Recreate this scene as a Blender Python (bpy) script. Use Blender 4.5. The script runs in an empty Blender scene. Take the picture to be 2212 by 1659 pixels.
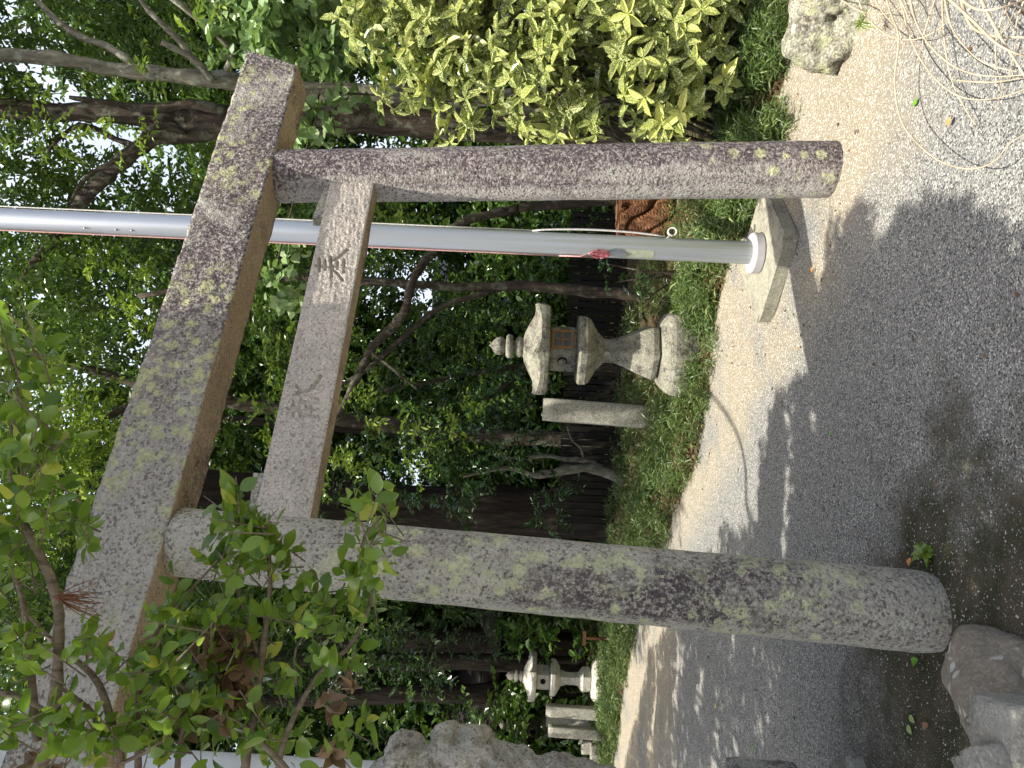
import bpy, math, random
import numpy as np
from mathutils import Matrix, Vector
rng = np.random.default_rng(7); random.seed(7)
sc = bpy.context.scene; COL = sc.collection

# ------------------------------------------------------------------ camera
FPX = 1600.0; CH = 1.5                       # focal length in pixels of a 2212-wide picture, eye height
roll, pitch = math.radians(2.6), math.radians(1.15)
Fw = np.array([0, math.cos(pitch), math.sin(pitch)]); U0 = np.array([0, -math.sin(pitch), math.cos(pitch)]); R0 = np.array([1., 0, 0])
Rt = math.cos(roll)*R0 + math.sin(roll)*U0; Up = -math.sin(roll)*R0 + math.cos(roll)*U0
CAM = np.array([0, 0, CH])
cam = bpy.data.cameras.new('camera'); co = bpy.data.objects.new('camera', cam); COL.objects.link(co)
cam.sensor_width = 36; cam.sensor_fit = 'HORIZONTAL'; cam.lens = 36*FPX/2212; cam.clip_end = 500; cam.clip_start = .05
X_, Y_, Z_ = -Up, Rt, -Fw                    # the phone was held on its side: world up is image left
co.matrix_world = Matrix([[X_[0], Y_[0], Z_[0], 0], [X_[1], Y_[1], Z_[1], 0], [X_[2], Y_[2], Z_[2], CH], [0, 0, 0, 1]])
sc.camera = co
# ------------------------------------------------------------------ light
SE = math.radians(71); SH = np.array([-.42, -.907]); SH /= np.linalg.norm(SH)
SUN = np.array([SH[0]*math.cos(SE), SH[1]*math.cos(SE), math.sin(SE)])      # towards the sun
w = bpy.data.worlds.new('World'); sc.world = w; w.use_nodes = True
nt = w.node_tree; nt.nodes.clear()
sky = nt.nodes.new('ShaderNodeTexSky'); sky.sky_type = 'NISHITA'; sky.sun_disc = False
sky.sun_elevation = SE; sky.sun_rotation = math.atan2(SUN[0], SUN[1]); sky.dust_density = 5.0; sky.air_density = .8
bg = nt.nodes.new('ShaderNodeBackground'); bg.inputs[1].default_value = .15
wo = nt.nodes.new('ShaderNodeOutputWorld'); 
wtc = nt.nodes.new('ShaderNodeTexCoord'); wsx = nt.nodes.new('ShaderNodeSeparateXYZ'); nt.links.new(wtc.outputs['Generated'], wsx.inputs[0])
w1 = nt.nodes.new('ShaderNodeMapRange'); w1.inputs[1].default_value = .1; w1.inputs[2].default_value = .5; nt.links.new(wsx.outputs[1], w1.inputs[0])
w2 = nt.nodes.new('ShaderNodeMapRange'); w2.inputs[1].default_value = .80; w2.inputs[2].default_value = .60; nt.links.new(wsx.outputs[2], w2.inputs[0])
wn = nt.nodes.new('ShaderNodeTexNoise'); wn.inputs['Scale'].default_value = 3; wn.inputs['Detail'].default_value = 5; nt.links.new(wtc.outputs['Generated'], wn.inputs[0])
w3 = nt.nodes.new('ShaderNodeMapRange'); w3.inputs[1].default_value = .3; w3.inputs[2].default_value = .6; w3.inputs[3].default_value = .55; nt.links.new(wn.outputs[0], w3.inputs[0])
m1_ = nt.nodes.new('ShaderNodeMath'); m1_.operation = 'MULTIPLY'; nt.links.new(w1.outputs[0], m1_.inputs[0]); nt.links.new(w2.outputs[0], m1_.inputs[1])
m2_ = nt.nodes.new('ShaderNodeMath'); m2_.operation = 'MULTIPLY'; nt.links.new(m1_.outputs[0], m2_.inputs[0]); nt.links.new(w3.outputs[0], m2_.inputs[1])
wm = nt.nodes.new('ShaderNodeMix'); wm.data_type = 'RGBA'; nt.links.new(m2_.outputs[0], wm.inputs[0]); nt.links.new(sky.outputs[0], wm.inputs[6]); wm.inputs[7].default_value = (4.3, 4.8, 5.6, 1)
nt.links.new(wm.outputs[2], bg.inputs[0]); nt.links.new(bg.outputs[0], wo.inputs[0])
sl = bpy.data.lights.new('sun', 'SUN'); sl.energy = 4.8; sl.angle = math.radians(.5); sl.color = (1, .95, .86)
so = bpy.data.objects.new('sun', sl); COL.objects.link(so); so.rotation_euler = Vector(SUN).to_track_quat('Z', 'Y').to_euler()
so.location = (0, 0, 20)
sc.view_settings.view_transform = 'Standard'; sc.view_settings.look = 'None'; sc.view_settings.exposure = .8; sc.view_settings.gamma = 1
sc.cycles.max_bounces = 8; sc.cycles.diffuse_bounces = 3; sc.cycles.transmission_bounces = 4; sc.cycles.glossy_bounces = 2
sc.cycles.sample_clamp_indirect = 6

# ------------------------------------------------------------------ helpers
def ray(x, y): return Fw + Rt*((829.5-y)/FPX) - Up*((x-1106)/FPX)
def at(x, y, Y): d = ray(x, y); return CAM + d*(Y/d[1])
def gnd(x, y, z=0.): d = ray(x, y); return CAM + d*((z-CH)/d[2])
def A(*v): return np.array(v, float)
def nrm(v): return v/np.maximum(np.linalg.norm(v, axis=-1, keepdims=True), 1e-9)
def rot2(p, a): c, s = math.cos(a), math.sin(a); return np.stack([p[..., 0]*c-p[..., 1]*s, p[..., 0]*s+p[..., 1]*c, p[..., 2]], -1)
def noise3(P, sc_, seed=0, octv=3):
    r = np.random.default_rng(seed); out = np.zeros(P.shape[:-1]); amp = 1.; tot = 0
    for o in range(octv):
        for _ in range(5):
            k = nrm(r.normal(size=3))*sc_*(2**o)*r.uniform(.7, 1.4); out += amp*np.sin(P@k*2*np.pi + r.uniform(0, 6.28))
        tot += amp*2.2; amp *= .55
    return out/tot
def empty(name, loc, label=None, cat=None, group=None, rz=0):
    o = bpy.data.objects.new(name, None); COL.objects.link(o); o.location = tuple(loc); o.rotation_euler = (0, 0, rz); o.empty_display_size = .1
    tag(o, label, cat, group); return o
def tag(o, label=None, cat=None, group=None, kind=None):
    if label: o['label'] = label
    if cat: o['category'] = cat
    if group: o['group'] = group
    if kind: o['kind'] = kind
    return o
def mk(name, V, Fs, mat, parent=None, loc=None, smooth=True, attrs=None, midx=None):
    """one mesh object; V in world space, Fs = list of (n,k) index arrays"""
    V = np.asarray(V, float)
    if loc is None: loc = A(*parent.location) if parent else A(0, 0, 0)
    Fs = [np.asarray(f, np.int64) for f in Fs if len(f)]
    me = bpy.data.meshes.new(name); me.vertices.add(len(V)); me.vertices.foreach_set('co', (V-loc).astype(np.float32).ravel())
    n = sum(f.size for f in Fs); me.loops.add(n); me.loops.foreach_set('vertex_index', np.concatenate([f.ravel() for f in Fs]).astype(np.int32))
    ks = np.concatenate([np.full(len(f), f.shape[1]) for f in Fs]); st = np.concatenate([[0], np.cumsum(ks)[:-1]])
    me.polygons.add(len(ks)); me.polygons.foreach_set('loop_start', st.astype(np.int32))
    me.polygons.foreach_set('use_smooth', np.full(len(ks), smooth))
    for m in (mat if isinstance(mat, (list, tuple)) else [mat]): me.materials.append(m)
    if midx is not None: me.polygons.foreach_set('material_index', np.asarray(midx, np.int32))
    me.update(calc_edges=True)
    for k, v in (attrs or {}).items():
        a = me.attributes.new(k, 'FLOAT', 'FACE'); a.data.foreach_set('value', np.asarray(v, np.float32))
    o = bpy.data.objects.new(name, me); COL.objects.link(o)
    if parent: o.parent = parent; o.location = tuple(loc - A(*parent.location))
    else: o.location = tuple(loc)
    return o
class G:
    """collects pieces of ONE mesh"""
    def __init__(s): s.V = []; s.F = []; s.n = 0; s.at = []
    def add(s, V, Fs, a=None):
        V = np.asarray(V).reshape(-1, 3)
        for f in Fs:
            if len(f): s.F.append(np.asarray(f)+s.n)
        s.V.append(V); s.n += len(V); return s
    def loft(s, rings, cap=True, closed=True):
        rings = np.asarray(rings, float); M, K = rings.shape[:2]
        i = np.arange(M-1)[:, None]*K; kk = K if closed else K-1
        j = np.arange(kk)[None]; j2 = (j+1) % K
        q = np.stack([i+j, i+j2, i+K+j2, i+K+j], -1).reshape(-1, 4); Fs = [q]
        if cap: Fs += [np.arange(K)[None, ::-1], (np.arange(K)+(M-1)*K)[None]]
        return s.add(rings.reshape(-1, 3), Fs)
    def tube(s, pts, rad, k=8, wob=0, seed=0, sub=1, cap=True):
        pts = np.asarray(pts, float); rad = np.broadcast_to(np.asarray(rad, float), (len(pts),)).copy()
        if sub > 1:
            t = np.linspace(0, len(pts)-1, (len(pts)-1)*sub+1); i = np.minimum(t.astype(int), len(pts)-2); f = (t-i)[:, None]
            p0 = pts[np.maximum(i-1, 0)]; p1 = pts[i]; p2 = pts[i+1]; p3 = pts[np.minimum(i+2, len(pts)-1)]
            P = .5*((2*p1)+(-p0+p2)*f+(2*p0-5*p1+4*p2-p3)*f**2+(-p0+3*p1-3*p2+p3)*f**3)
            rad = np.interp(t, np.arange(len(rad)), rad); pts = P
        T = nrm(np.gradient(pts, axis=0)); ref = A(0, 0, 1) if abs(T[:, 2]).mean() < .8 else A(1, 0, 0)
        u = nrm(np.cross(T, ref)); v = np.cross(T, u); a = np.arange(k)/k*2*np.pi
        R = pts[:, None] + rad[:, None, None]*(u[:, None]*np.cos(a)[None, :, None]+v[:, None]*np.sin(a)[None, :, None])
        if wob: R += (R-pts[:, None])*(noise3(R, 1.2/max(rad.max(), .01)*.25, seed)*wob)[..., None]
        return s.loft(R, cap)
    def box(s, c, d, rz=0, n=1, jit=0, seed=0, top=1.0, tilt=(0, 0)):
        """solid box: centre c, size d, n cuts per side, taper to top"""
        c = A(*c); d = A(*d)/2; zs = np.linspace(-1, 1, max(2, n+1)); t = np.linspace(-1, 1, n+1)[:-1]; o = np.ones_like(t)
        sec = np.concatenate([np.stack([t, -o], -1), np.stack([o, t], -1), np.stack([-t, o], -1), np.stack([-o, -t], -1)])
        R = np.stack([np.concatenate([sec*d[:2]*(1+(top-1)*(z+1)/2), np.full((len(sec), 1), z*d[2])], -1) for z in zs])
        if n > 2:   # soften the vertical and top edges
            q = np.abs(np.concatenate([np.repeat(sec[None], len(zs), 0), np.repeat(zs[:, None, None], len(sec), 1)], -1))
            cor = np.sort(q, -1)[..., 1]; R *= (1-.05*np.clip((cor-.7)/.3, 0, 1)**3)[..., None]
        R[..., 0] += R[..., 2]*tilt[0]; R[..., 1] += R[..., 2]*tilt[1]
        R = rot2(R, rz)+c
        if jit: R = R+nrm(R-c)*(noise3(R, 3.5/ max(d.max(), .05)*.3, seed)*jit)[..., None]
        return s.loft(R)
    def build(s, name, mat, parent=None, loc=None, smooth=True, **k): return mk(name, np.concatenate(s.V), s.F, mat, parent, loc, smooth, **k)

# ------------------------------------------------------------------ materials
class NT:
    def __init__(s, name):
        s.m = bpy.data.materials.new(name); s.m.use_nodes = True; s.t = s.m.node_tree; s.b = s.t.nodes['Principled BSDF']; s.out = s.t.nodes['Material Output']
        s.tc = s.t.nodes.new('ShaderNodeTexCoord')
    def n(s, typ, **k):
        nd = s.t.nodes.new(typ)
        for a, v in k.items():
            if a.startswith('i_'): s.link(v, nd.inputs[int(a[2:]) if a[2:].isdigit() else a[2:].replace('_', ' ')])
            else: setattr(nd, a, v)
        return nd
    def link(s, v, sock):
        if isinstance(v, bpy.types.NodeSocket): s.t.links.new(v, sock)
        elif isinstance(v, (tuple, list)) and len(v) == 3 and sock.type == 'RGBA': sock.default_value = (*v, 1)
        else: sock.default_value = v
    def noise(s, scale, det=4, rough=.6, vec=None, dist=0):
        return s.n('ShaderNodeTexNoise', i_Vector=vec or s.tc.outputs['Object'], i_Scale=scale, i_Detail=det, i_Roughness=rough, i_Distortion=dist).outputs[0]
    def vor(s, scale, vec=None, feature='F1', out=0, rnd=1.):
        return s.n('ShaderNodeTexVoronoi', feature=feature, i_Vector=vec or s.tc.outputs['Object'], i_Scale=scale, i_Randomness=rnd).outputs[out]
    def ramp(s, fac, a, b, ca=0., cb=1.):
        return s.n('ShaderNodeMapRange', i_Value=fac, i_1=a, i_2=b, i_3=ca, i_4=cb).outputs[0]
    def mix(s, f, a, b, typ='MIX'):
        nd = s.t.nodes.new('ShaderNodeMix'); nd.data_type = 'RGBA'; nd.blend_type = typ; nd.clamp_factor = True
        s.link(f, nd.inputs[0]); s.link(a, nd.inputs[6]); s.link(b, nd.inputs[7]); return nd.outputs[2]
    def math(s, op, a, b=0., c=None):
        nd = s.n('ShaderNodeMath', operation=op); s.link(a, nd.inputs[0]); s.link(b, nd.inputs[1])
        if c is not None: s.link(c, nd.inputs[2])
        return nd.outputs[0]
    def bump(s, h, strength, dist, prev=None):
        nd = s.n('ShaderNodeBump', i_Height=h, i_Strength=strength, i_Distance=dist)
        if prev: s.t.links.new(prev, nd.inputs['Normal'])
        return nd.outputs[0]
    def fin(s, col, rough=.8, nor=None, spec=.3, metal=0):
        s.link(col, s.b.inputs['Base Color']); s.link(rough, s.b.inputs['Roughness']); s.b.inputs['Specular IOR Level'].default_value = spec; s.b.inputs['Metallic'].default_value = metal
        if nor: s.t.links.new(nor, s.b.inputs['Normal'])
        return s.m

def stone(name, base=(.36, .33, .28), dark=.5, dcol=(.035, .028, .032), yel=0., ycol=(.42, .45, .17), yscale=9., white=0., wgate=(.5, .56), wsc=14, grain=1., bumpd=.006, dscale=2.2, brown=0., speck=.5, zdark=None, anis=(1, 1, 1), ygate=None, zyel=None, side=None, crumb=.5, ymix=.0, foot=None):
    base = tuple(min(.6, x*1.08) for x in base)
    t = NT(name); O = t.tc.outputs['Object']
    mp = t.n('ShaderNodeMapping', i_Vector=O); mp.inputs['Scale'].default_value = anis
    g = t.vor(230*grain); cell = t.vor(150*grain, out=1); sep = t.n('ShaderNodeSeparateColor', i_Color=cell)
    n1 = t.noise(5, 5, .7); n2 = t.noise(90*grain, 3, .7)
    c = t.mix(t.ramp(n1, .3, .7), tuple(x*.78 for x in base), tuple(min(1, x*1.18) for x in base))
    c = t.mix(t.ramp(sep.outputs[0], .80, .84, 0, speck), c, (.07, .06, .055))
    c = t.mix(t.ramp(sep.outputs[1], .6, 1., 0, .6), c, tuple(min(1, x*1.6) for x in base))
    gm = t.n('ShaderNodeSeparateColor', i_Color=t.vor(95*grain, out=1)); c = t.mix(t.ramp(gm.outputs[2], .60, .72, 0, crumb), c, (.50, .50, .43)); c = t.mix(t.ramp(gm.outputs[0], .84, .92, 0, crumb), c, (.09, .08, .075))
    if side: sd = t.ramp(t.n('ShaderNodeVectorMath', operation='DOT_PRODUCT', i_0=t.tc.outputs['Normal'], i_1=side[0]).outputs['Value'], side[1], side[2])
    if brown: c = t.mix(t.ramp(t.noise(3, 4), .35, .6, 0, brown), c, (.20, .13, .07))
    if dark:   # dark lichen film, broken by the grain of the stone
        d = t.noise(dscale, 6, .72, vec=mp.outputs[0], dist=.4); thr = .5+(.5-dark)*.4
        m = t.ramp(d, thr-.07, thr+.09)
        if zdark:
            sx = t.n('ShaderNodeSeparateXYZ', i_Vector=O); m = t.math('MULTIPLY', m, t.ramp(sx.outputs[zdark[0]], zdark[1], zdark[2]))
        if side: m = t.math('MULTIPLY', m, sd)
        if foot: sf = t.n('ShaderNodeSeparateXYZ', i_Vector=O); ft = t.ramp(t.math('ADD', sf.outputs[2], t.ramp(t.noise(5, 3), 0, 1, -.15, .15)), foot[0], foot[1], .25, 1); m = t.math('MULTIPLY', m, ft)
        br = t.ramp(t.noise(62*grain, 3, .8), .40, .54)
        c = t.mix(t.math('MULTIPLY', m, t.ramp(br, 0, 1, .12, .92)), c, t.mix(t.ramp(n1, .45, .6), dcol, (.075, .045, .055)))
    if white:
        v = t.vor(wsc*grain, rnd=1.); vv = t.math('ADD', v, t.ramp(t.noise(30, 4, .7), 0, 1, -.3, .3))
        gate = t.ramp(t.noise(3.1, 2), *wgate)
        c = t.mix(t.math('MULTIPLY', t.math('MULTIPLY', t.ramp(vv, .34, .28), gate), white), c, (.52, .53, .47))
    if yel:
        v = t.vor(yscale); vv = t.math('ADD', v, t.ramp(t.noise(26, 5, .8), 0, 1, -.42, .42))
        cellc = t.n('ShaderNodeSeparateColor', i_Color=t.vor(yscale, out=1))
        gate = t.math('MULTIPLY', t.ramp(cellc.outputs[1], .35, .4), t.ramp(t.noise(1.6, 3), *(ygate or (.46, .53))))
        if foot: gate = t.math('MULTIPLY', gate, ft)
        if zyel: sz2 = t.n('ShaderNodeSeparateXYZ', i_Vector=O); gate = t.math('MULTIPLY', gate, t.ramp(sz2.outputs[zyel[0]], zyel[1], zyel[2]))
        ym = t.ramp(vv, .42, .3)
        if ymix: ym = t.math('MAXIMUM', ym, t.ramp(t.noise(11, 8, .75), .60-.1*ymix, .64-.1*ymix))
        yc = t.mix(t.ramp(t.noise(50, 3), .35, .65), tuple(x*.8 for x in ycol), tuple(min(1, x*1.25) for x in ycol)); ym = t.math('MULTIPLY', ym, t.ramp(t.noise(85, 2, .8), .34, .46))
        c = t.mix(t.math('MULTIPLY', t.math('MULTIPLY', ym, gate), yel), c, yc)
    h = t.math('ADD', t.math('MULTIPLY', n2, 1.), t.math('MULTIPLY', t.noise(28*grain, 3), 1.2))
    nb = t.bump(h, 1., bumpd)
    return t.fin(c, t.ramp(n1, 0, 1, .95, .75), nb, .2)

def leafmat(name, c1, c2, c3=None, rough=.35, trans=.3, spots=None, spec=.5):
    t = NT(name); at_ = t.n('ShaderNodeAttribute', attribute_name='tint').outputs['Fac']
    r = t.n('ShaderNodeValToRGB', i_0=at_); e = r.color_ramp.elements; e[0].color = (*c1, 1); e[1].color = (*c2, 1); e[1].position = .8
    if c3: k = e.new(1.); k.color = (*c3, 1); e[2].position = 1.
    c = r.outputs[0]
    if spots:
        O = t.tc.outputs['Object']; c = t.mix(t.ramp(t.noise(spots[0], 3, .7), spots[1], spots[1]+.06), c, spots[2])
    t.fin(c, rough, None, spec)
    tr = t.n('ShaderNodeBsdfTranslucent'); t.link(t.mix(.5, c, (.30, .42, .04), 'MULTIPLY') if False else t.mix(.35, c, (.25, .40, .03)), tr.inputs[0])
    mx = t.n('ShaderNodeMixShader', i_0=trans); t.t.links.new(t.b.outputs[0], mx.inputs[1]); t.t.links.new(tr.outputs[0], mx.inputs[2]); t.t.links.new(mx.outputs[0], t.out.inputs[0])
    return t.m
def bark(name, a, b, lich=None, vs=(14, 14, 2.), bd=.02, patch=None):
    t = NT(name); mp = t.n('ShaderNodeMapping', i_Vector=t.tc.outputs['Object']); mp.inputs['Scale'].default_value = vs
    n = t.noise(1.5, 6, .7, vec=mp.outputs[0], dist=.6); c = t.mix(t.ramp(n, .35, .65), a, b)
    if lich: c = t.mix(t.ramp(t.noise(9, 4, .7), .52, .6, 0, .8), c, lich)
    return t.fin(c, .9, t.bump(n, 1, bd), .2)
def plain(name, col, rough=.6, spec=.4, metal=0, var=.15, scale=20, bd=0):
    t = NT(name); n = t.noise(scale, 4)
    c = t.mix(t.ramp(n, .3, .7), tuple(x*(1-var) for x in col), tuple(min(1, x*(1+var)) for x in col))
    return t.fin(c, rough, t.bump(n, .6, bd) if bd else None, spec, metal)

M = {}
M['kasagi'] = stone('beam_stone', base=(.40, .37, .32), dark=.78, dcol=(.05, .035, .042), zdark=(0, -.9, .2), crumb=.6, yel=.9, yscale=19, bumpd=.012, dscale=3.0, ycol=(.46, .47, .24), ygate=(.40, .50), ymix=.8)
M['beam_under'] = stone('beam_underside_stone', base=(.33, .26, .17), dark=.35, bumpd=.008, brown=.35, crumb=.12, speck=.5)  # brown stain and warm light bounced off the ground, both put into the colour
M['nuki'] = stone('tie_beam_stone', base=(.45, .40, .34), dark=0, crumb=.3, bumpd=.008, speck=.45)
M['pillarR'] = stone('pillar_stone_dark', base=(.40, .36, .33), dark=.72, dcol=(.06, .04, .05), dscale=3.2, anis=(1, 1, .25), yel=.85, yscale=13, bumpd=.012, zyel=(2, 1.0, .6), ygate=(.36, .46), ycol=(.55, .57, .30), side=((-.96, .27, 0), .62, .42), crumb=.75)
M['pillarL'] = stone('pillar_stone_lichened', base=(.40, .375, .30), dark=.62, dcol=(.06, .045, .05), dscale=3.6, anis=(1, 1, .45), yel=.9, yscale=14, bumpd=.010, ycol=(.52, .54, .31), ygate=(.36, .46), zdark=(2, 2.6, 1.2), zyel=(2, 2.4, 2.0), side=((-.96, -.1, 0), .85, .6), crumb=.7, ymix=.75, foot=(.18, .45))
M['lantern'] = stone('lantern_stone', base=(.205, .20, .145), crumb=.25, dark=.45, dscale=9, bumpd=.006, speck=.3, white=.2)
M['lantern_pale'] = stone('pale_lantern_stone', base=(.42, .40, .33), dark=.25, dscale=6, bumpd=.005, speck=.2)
M['post'] = stone('post_stone', base=(.27, .26, .20), dark=.25, dscale=5, bumpd=.004, speck=.3)
M['statue'] = stone('statue_stone', base=(.46, .43, .36), dark=.36, dcol=(.15, .125, .095), dscale=5, white=.5, bumpd=.009, speck=.3, yel=.25, yscale=7, ycol=(.45, .42, .27))
M['pedestal'] = stone('pedestal_stone', base=(.42, .41, .38), dark=.55, dcol=(.07, .045, .045), dscale=9, bumpd=.008, white=.5)
M['boulder'] = stone('boulder_stone', base=(.17, .15, .115), dark=0, crumb=.1, wgate=(.46, .52), wsc=19, white=.7, bumpd=.003, grain=.8, speck=.1)
M['rock'] = stone('rock_stone', base=(.26, .25, .18), dark=.5, dcol=(.07, .07, .05), dscale=7, yel=.8, ymix=.6, ygate=(.35, .45), yscale=8, ycol=(.42, .44, .24), white=.6, bumpd=.012)
M['cut'] = stone('cut_stone', crumb=.12, base=(.25, .245, .21), dark=.25, dcol=(.12, .11, .09), dscale=7, bumpd=.005, speck=.2)
M['slab'] = stone('slab_concrete', base=(.25, .24, .18), crumb=.15, dark=.3, dcol=(.12, .12, .09), dscale=6, bumpd=.003, speck=.15)
M['aucuba'] = leafmat('spotted_laurel_leaf', (.04, .09, .015), (.20, .27, .035), (.45, .48, .10), .25, .2, spots=(130, .49, (.64, .64, .27)))
M['ivy'] = leafmat('creeper_leaf', (.11, .20, .07), (.27, .38, .15), (.37, .48, .22), .38, .3)
M['leafA'] = leafmat('evergreen_leaf', (.03, .07, .014), (.11, .20, .035), (.24, .33, .07), .28, .24)
M['leafB'] = leafmat('camellia_leaf', (.013, .035, .012), (.042, .095, .028), (.12, .21, .065), .22, .15, spec=.6)
M['leafC'] = leafmat('bright_leaf', (.10, .18, .025), (.28, .39, .055), (.46, .53, .12), .33, .38)
M['near'] = leafmat('near_shrub_leaf', (.07, .15, .022), (.24, .36, .045), (.48, .50, .07), .25, .45, spec=.6)
M['fir'] = leafmat('feathery_leaf', (.010, .028, .010), (.028, .065, .018), (.07, .13, .03), .45, .12)
M['grassleaf'] = leafmat('bamboo_grass_leaf', (.035, .065, .018), (.12, .18, .045), (.32, .37, .14), .42, .22)
M['dead'] = leafmat('dead_leaf', (.12, .065, .035), (.24, .14, .08), (.34, .21, .12), .6, .15)
for nm, cc in dict(fl_green=(.10, .26, .02), fl_orange=(.55, .22, .06), fl_yellow=(.45, .36, .10), fl_pale=(.24, .33, .12)).items(): M[nm] = plain(nm+'_leaf', cc, .4, .5, 0, .2, 60)
M['straw'] = plain('straw', (.46, .37, .25), .55, .3, 0, .3, 9)
M['barkpale'] = bark('pale_bark', (.09, .08, .06), (.25, .23, .17), lich=(.30, .31, .24))
M['barkbrown'] = bark('brown_bark', (.025, .02, .014), (.09, .07, .05), lich=(.15, .15, .11))
M['barkdark'] = bark('dark_furrowed_bark', (.010, .008, .006), (.045, .033, .024), vs=(12, 12, 1.2), bd=.05)
M['barkred'] = bark('reddish_bark', (.07, .028, .014), (.30, .145, .07), vs=(7, 7, 3), bd=.05)
M['twig'] = bark('twig_bark', (.10, .075, .05), (.27, .22, .16), vs=(30, 30, 6), bd=.003)
M['darkwood'] = bark('weathered_dark_wood', (.009, .0085, .007), (.026, .022, .017), vs=(20, 20, 1), bd=.01)
M['frame'] = plain('orange_window_wood', (.30, .15, .045), .6, .3, 0, .2, 40)
M['pane'] = plain('frosted_pane', (.10, .11, .12), .25, .5, 0, .5, 15)
M['hole_shade'] = plain('opening_shade', (.012, .011, .01), .9, .1)  # shade of the hollow, put into a near-black colour
M['wallpaint'] = plain('pale_siding', (.50, .46, .52), .6, .3, 0, .06, 3)
M['roofm'] = plain('grey_roof', (.12, .12, .13), .6)
M['white'] = plain('white_paint', (.72, .74, .75), .4, .5, 0, .05, 6)
M['rope'] = plain('white_rope', (.66, .64, .58), .8, .2, 0, .2, 90, .003)
M['redrope'] = plain('red_and_pink_cord', (.33, .10, .11), .8, .2, 0, .7, 55, .003)
M['pinkrope'] = plain('faded_pink_cord', (.52, .30, .27), .8, .2, 0, .2, 60)
M['cleat'] = plain('grey_metal', (.35, .36, .37), .4, .5, .6)
M['plate'] = plain('algae_stained_plate', (.36, .39, .27), .5, .4, .2, .15, 40)
M['collar'] = plain('white_plastic_collar', (.42, .40, .40), .6, .5, 0, .12, 12)
t = NT('brushed_aluminium'); O = t.tc.outputs['Object']
mp = t.n('ShaderNodeMapping', i_Vector=O); mp.inputs['Scale'].default_value = (40, 40, .8)
st = t.noise(1, 4, .6, vec=mp.outputs[0]); sz = t.n('ShaderNodeSeparateXYZ', i_Vector=O)
low = t.math('MULTIPLY', t.ramp(sz.outputs[2], 2.2, .1), t.ramp(st, .4, .62))
M['alu'] = t.fin(t.mix(t.math('MULTIPLY', low, .65), (.44, .47, .50), (.27, .30, .17)), t.ramp(st, .2, .8, .36, .48), None, .5, .6)
t = NT('fine_gravel_paving'); O = t.tc.outputs['Object']; sx = t.n('ShaderNodeSeparateXYZ', i_Vector=O)
cell = t.n('ShaderNodeSeparateColor', i_Color=t.vor(165, out=1)); big = t.noise(.9, 5, .6)
c = t.mix(t.ramp(cell.outputs[0], .15, .85), (.17, .17, .16), (.34, .335, .30)); c = t.mix(t.ramp(cell.outputs[1], .88, .92), c, (.56, .54, .47)); c = t.mix(t.ramp(cell.outputs[2], .80, .86), c, (.07, .075, .075))
beige = t.mix(t.ramp(cell.outputs[1], .82, .9), t.mix(t.noise(60, 3), (.26, .22, .15), (.38, .33, .235)), (.70, .66, .56))
c = t.mix(t.math('MULTIPLY', t.ramp(big, .36, .50, 0, .92), t.ramp(t.math('ADD', sx.outputs[1], t.ramp(sx.outputs[0], -1.5, 1.0, -3., .9)), 3.6, 4.3)), c, beige)
# damp mossy soil worn through the paving beside the left pillar
ds = t.n('ShaderNodeVectorMath', operation='DISTANCE', i_0=O, i_1=(-1.0, 2.2, 0)).outputs['Value']
mm = t.ramp(t.math('ADD', ds, t.ramp(t.noise(1.6, 5, .65), 0, 1, -1.1, 1.1)), 1.2, .7)
soil = t.mix(t.ramp(t.noise(6, 4), .4, .6), (.045, .048, .024), (.085, .075, .05)); soil = t.mix(t.ramp(t.noise(150, 2), .66, .7), soil, (.4, .4, .38))
c = t.mix(mm, c, soil)
h = t.math('ADD', t.math('MULTIPLY', t.vor(165), -1.), t.math('MULTIPLY', t.noise(12, 3), .8))
M['paving'] = t.fin(c, .9, t.bump(h, 1., .008), .25)
t = NT('leaf_litter_soil'); c = t.mix(t.ramp(t.noise(8, 5, .7), .35, .65), (.03, .026, .014), (.10, .065, .035)); c = t.mix(t.ramp(t.vor(60, out=0), .0, .5), c, (.06, .05, .025))
M['soil'] = t.fin(c, .95, t.bump(t.noise(30, 4), 1, .02), .1)

# ------------------------------------------------------------------ leaves
def leafmesh(C, D, N, L, W, fold=.25, droop=.15, hex_=True, heart=False):
    """folded oval leaves, one pair of quads each; returns V, F"""
    C, D, N = np.asarray(C), nrm(D), nrm(N); S = nrm(np.cross(D, N)); N = np.cross(S, D); L = np.broadcast_to(L, len(C))[:, None]; W = np.broadcast_to(W, len(C))[:, None]
    a, b = (.12, .62) if heart else (.32, .70)
    wa, wb = (.5, .40) if heart else (.46, .40)
    p0 = C; p1 = C+D*L*a+S*W*wa+N*W*fold; p2 = C+D*L*b+S*W*wb+N*(W*fold-L*droop*.4); p3 = C+D*L*.98-N*L*droop
    p4 = C+D*L*b-S*W*wb+N*(W*fold-L*droop*.4); p5 = C+D*L*a-S*W*wa+N*W*fold
    V = np.stack([p0, p1, p2, p3, p4, p5], 1).reshape(-1, 3); i = np.arange(len(C))[:, None]*6
    return V, np.concatenate([i+A(0, 1, 2, 3).astype(int), i+A(0, 3, 4, 5).astype(int)], 1).reshape(-1, 4)
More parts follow.
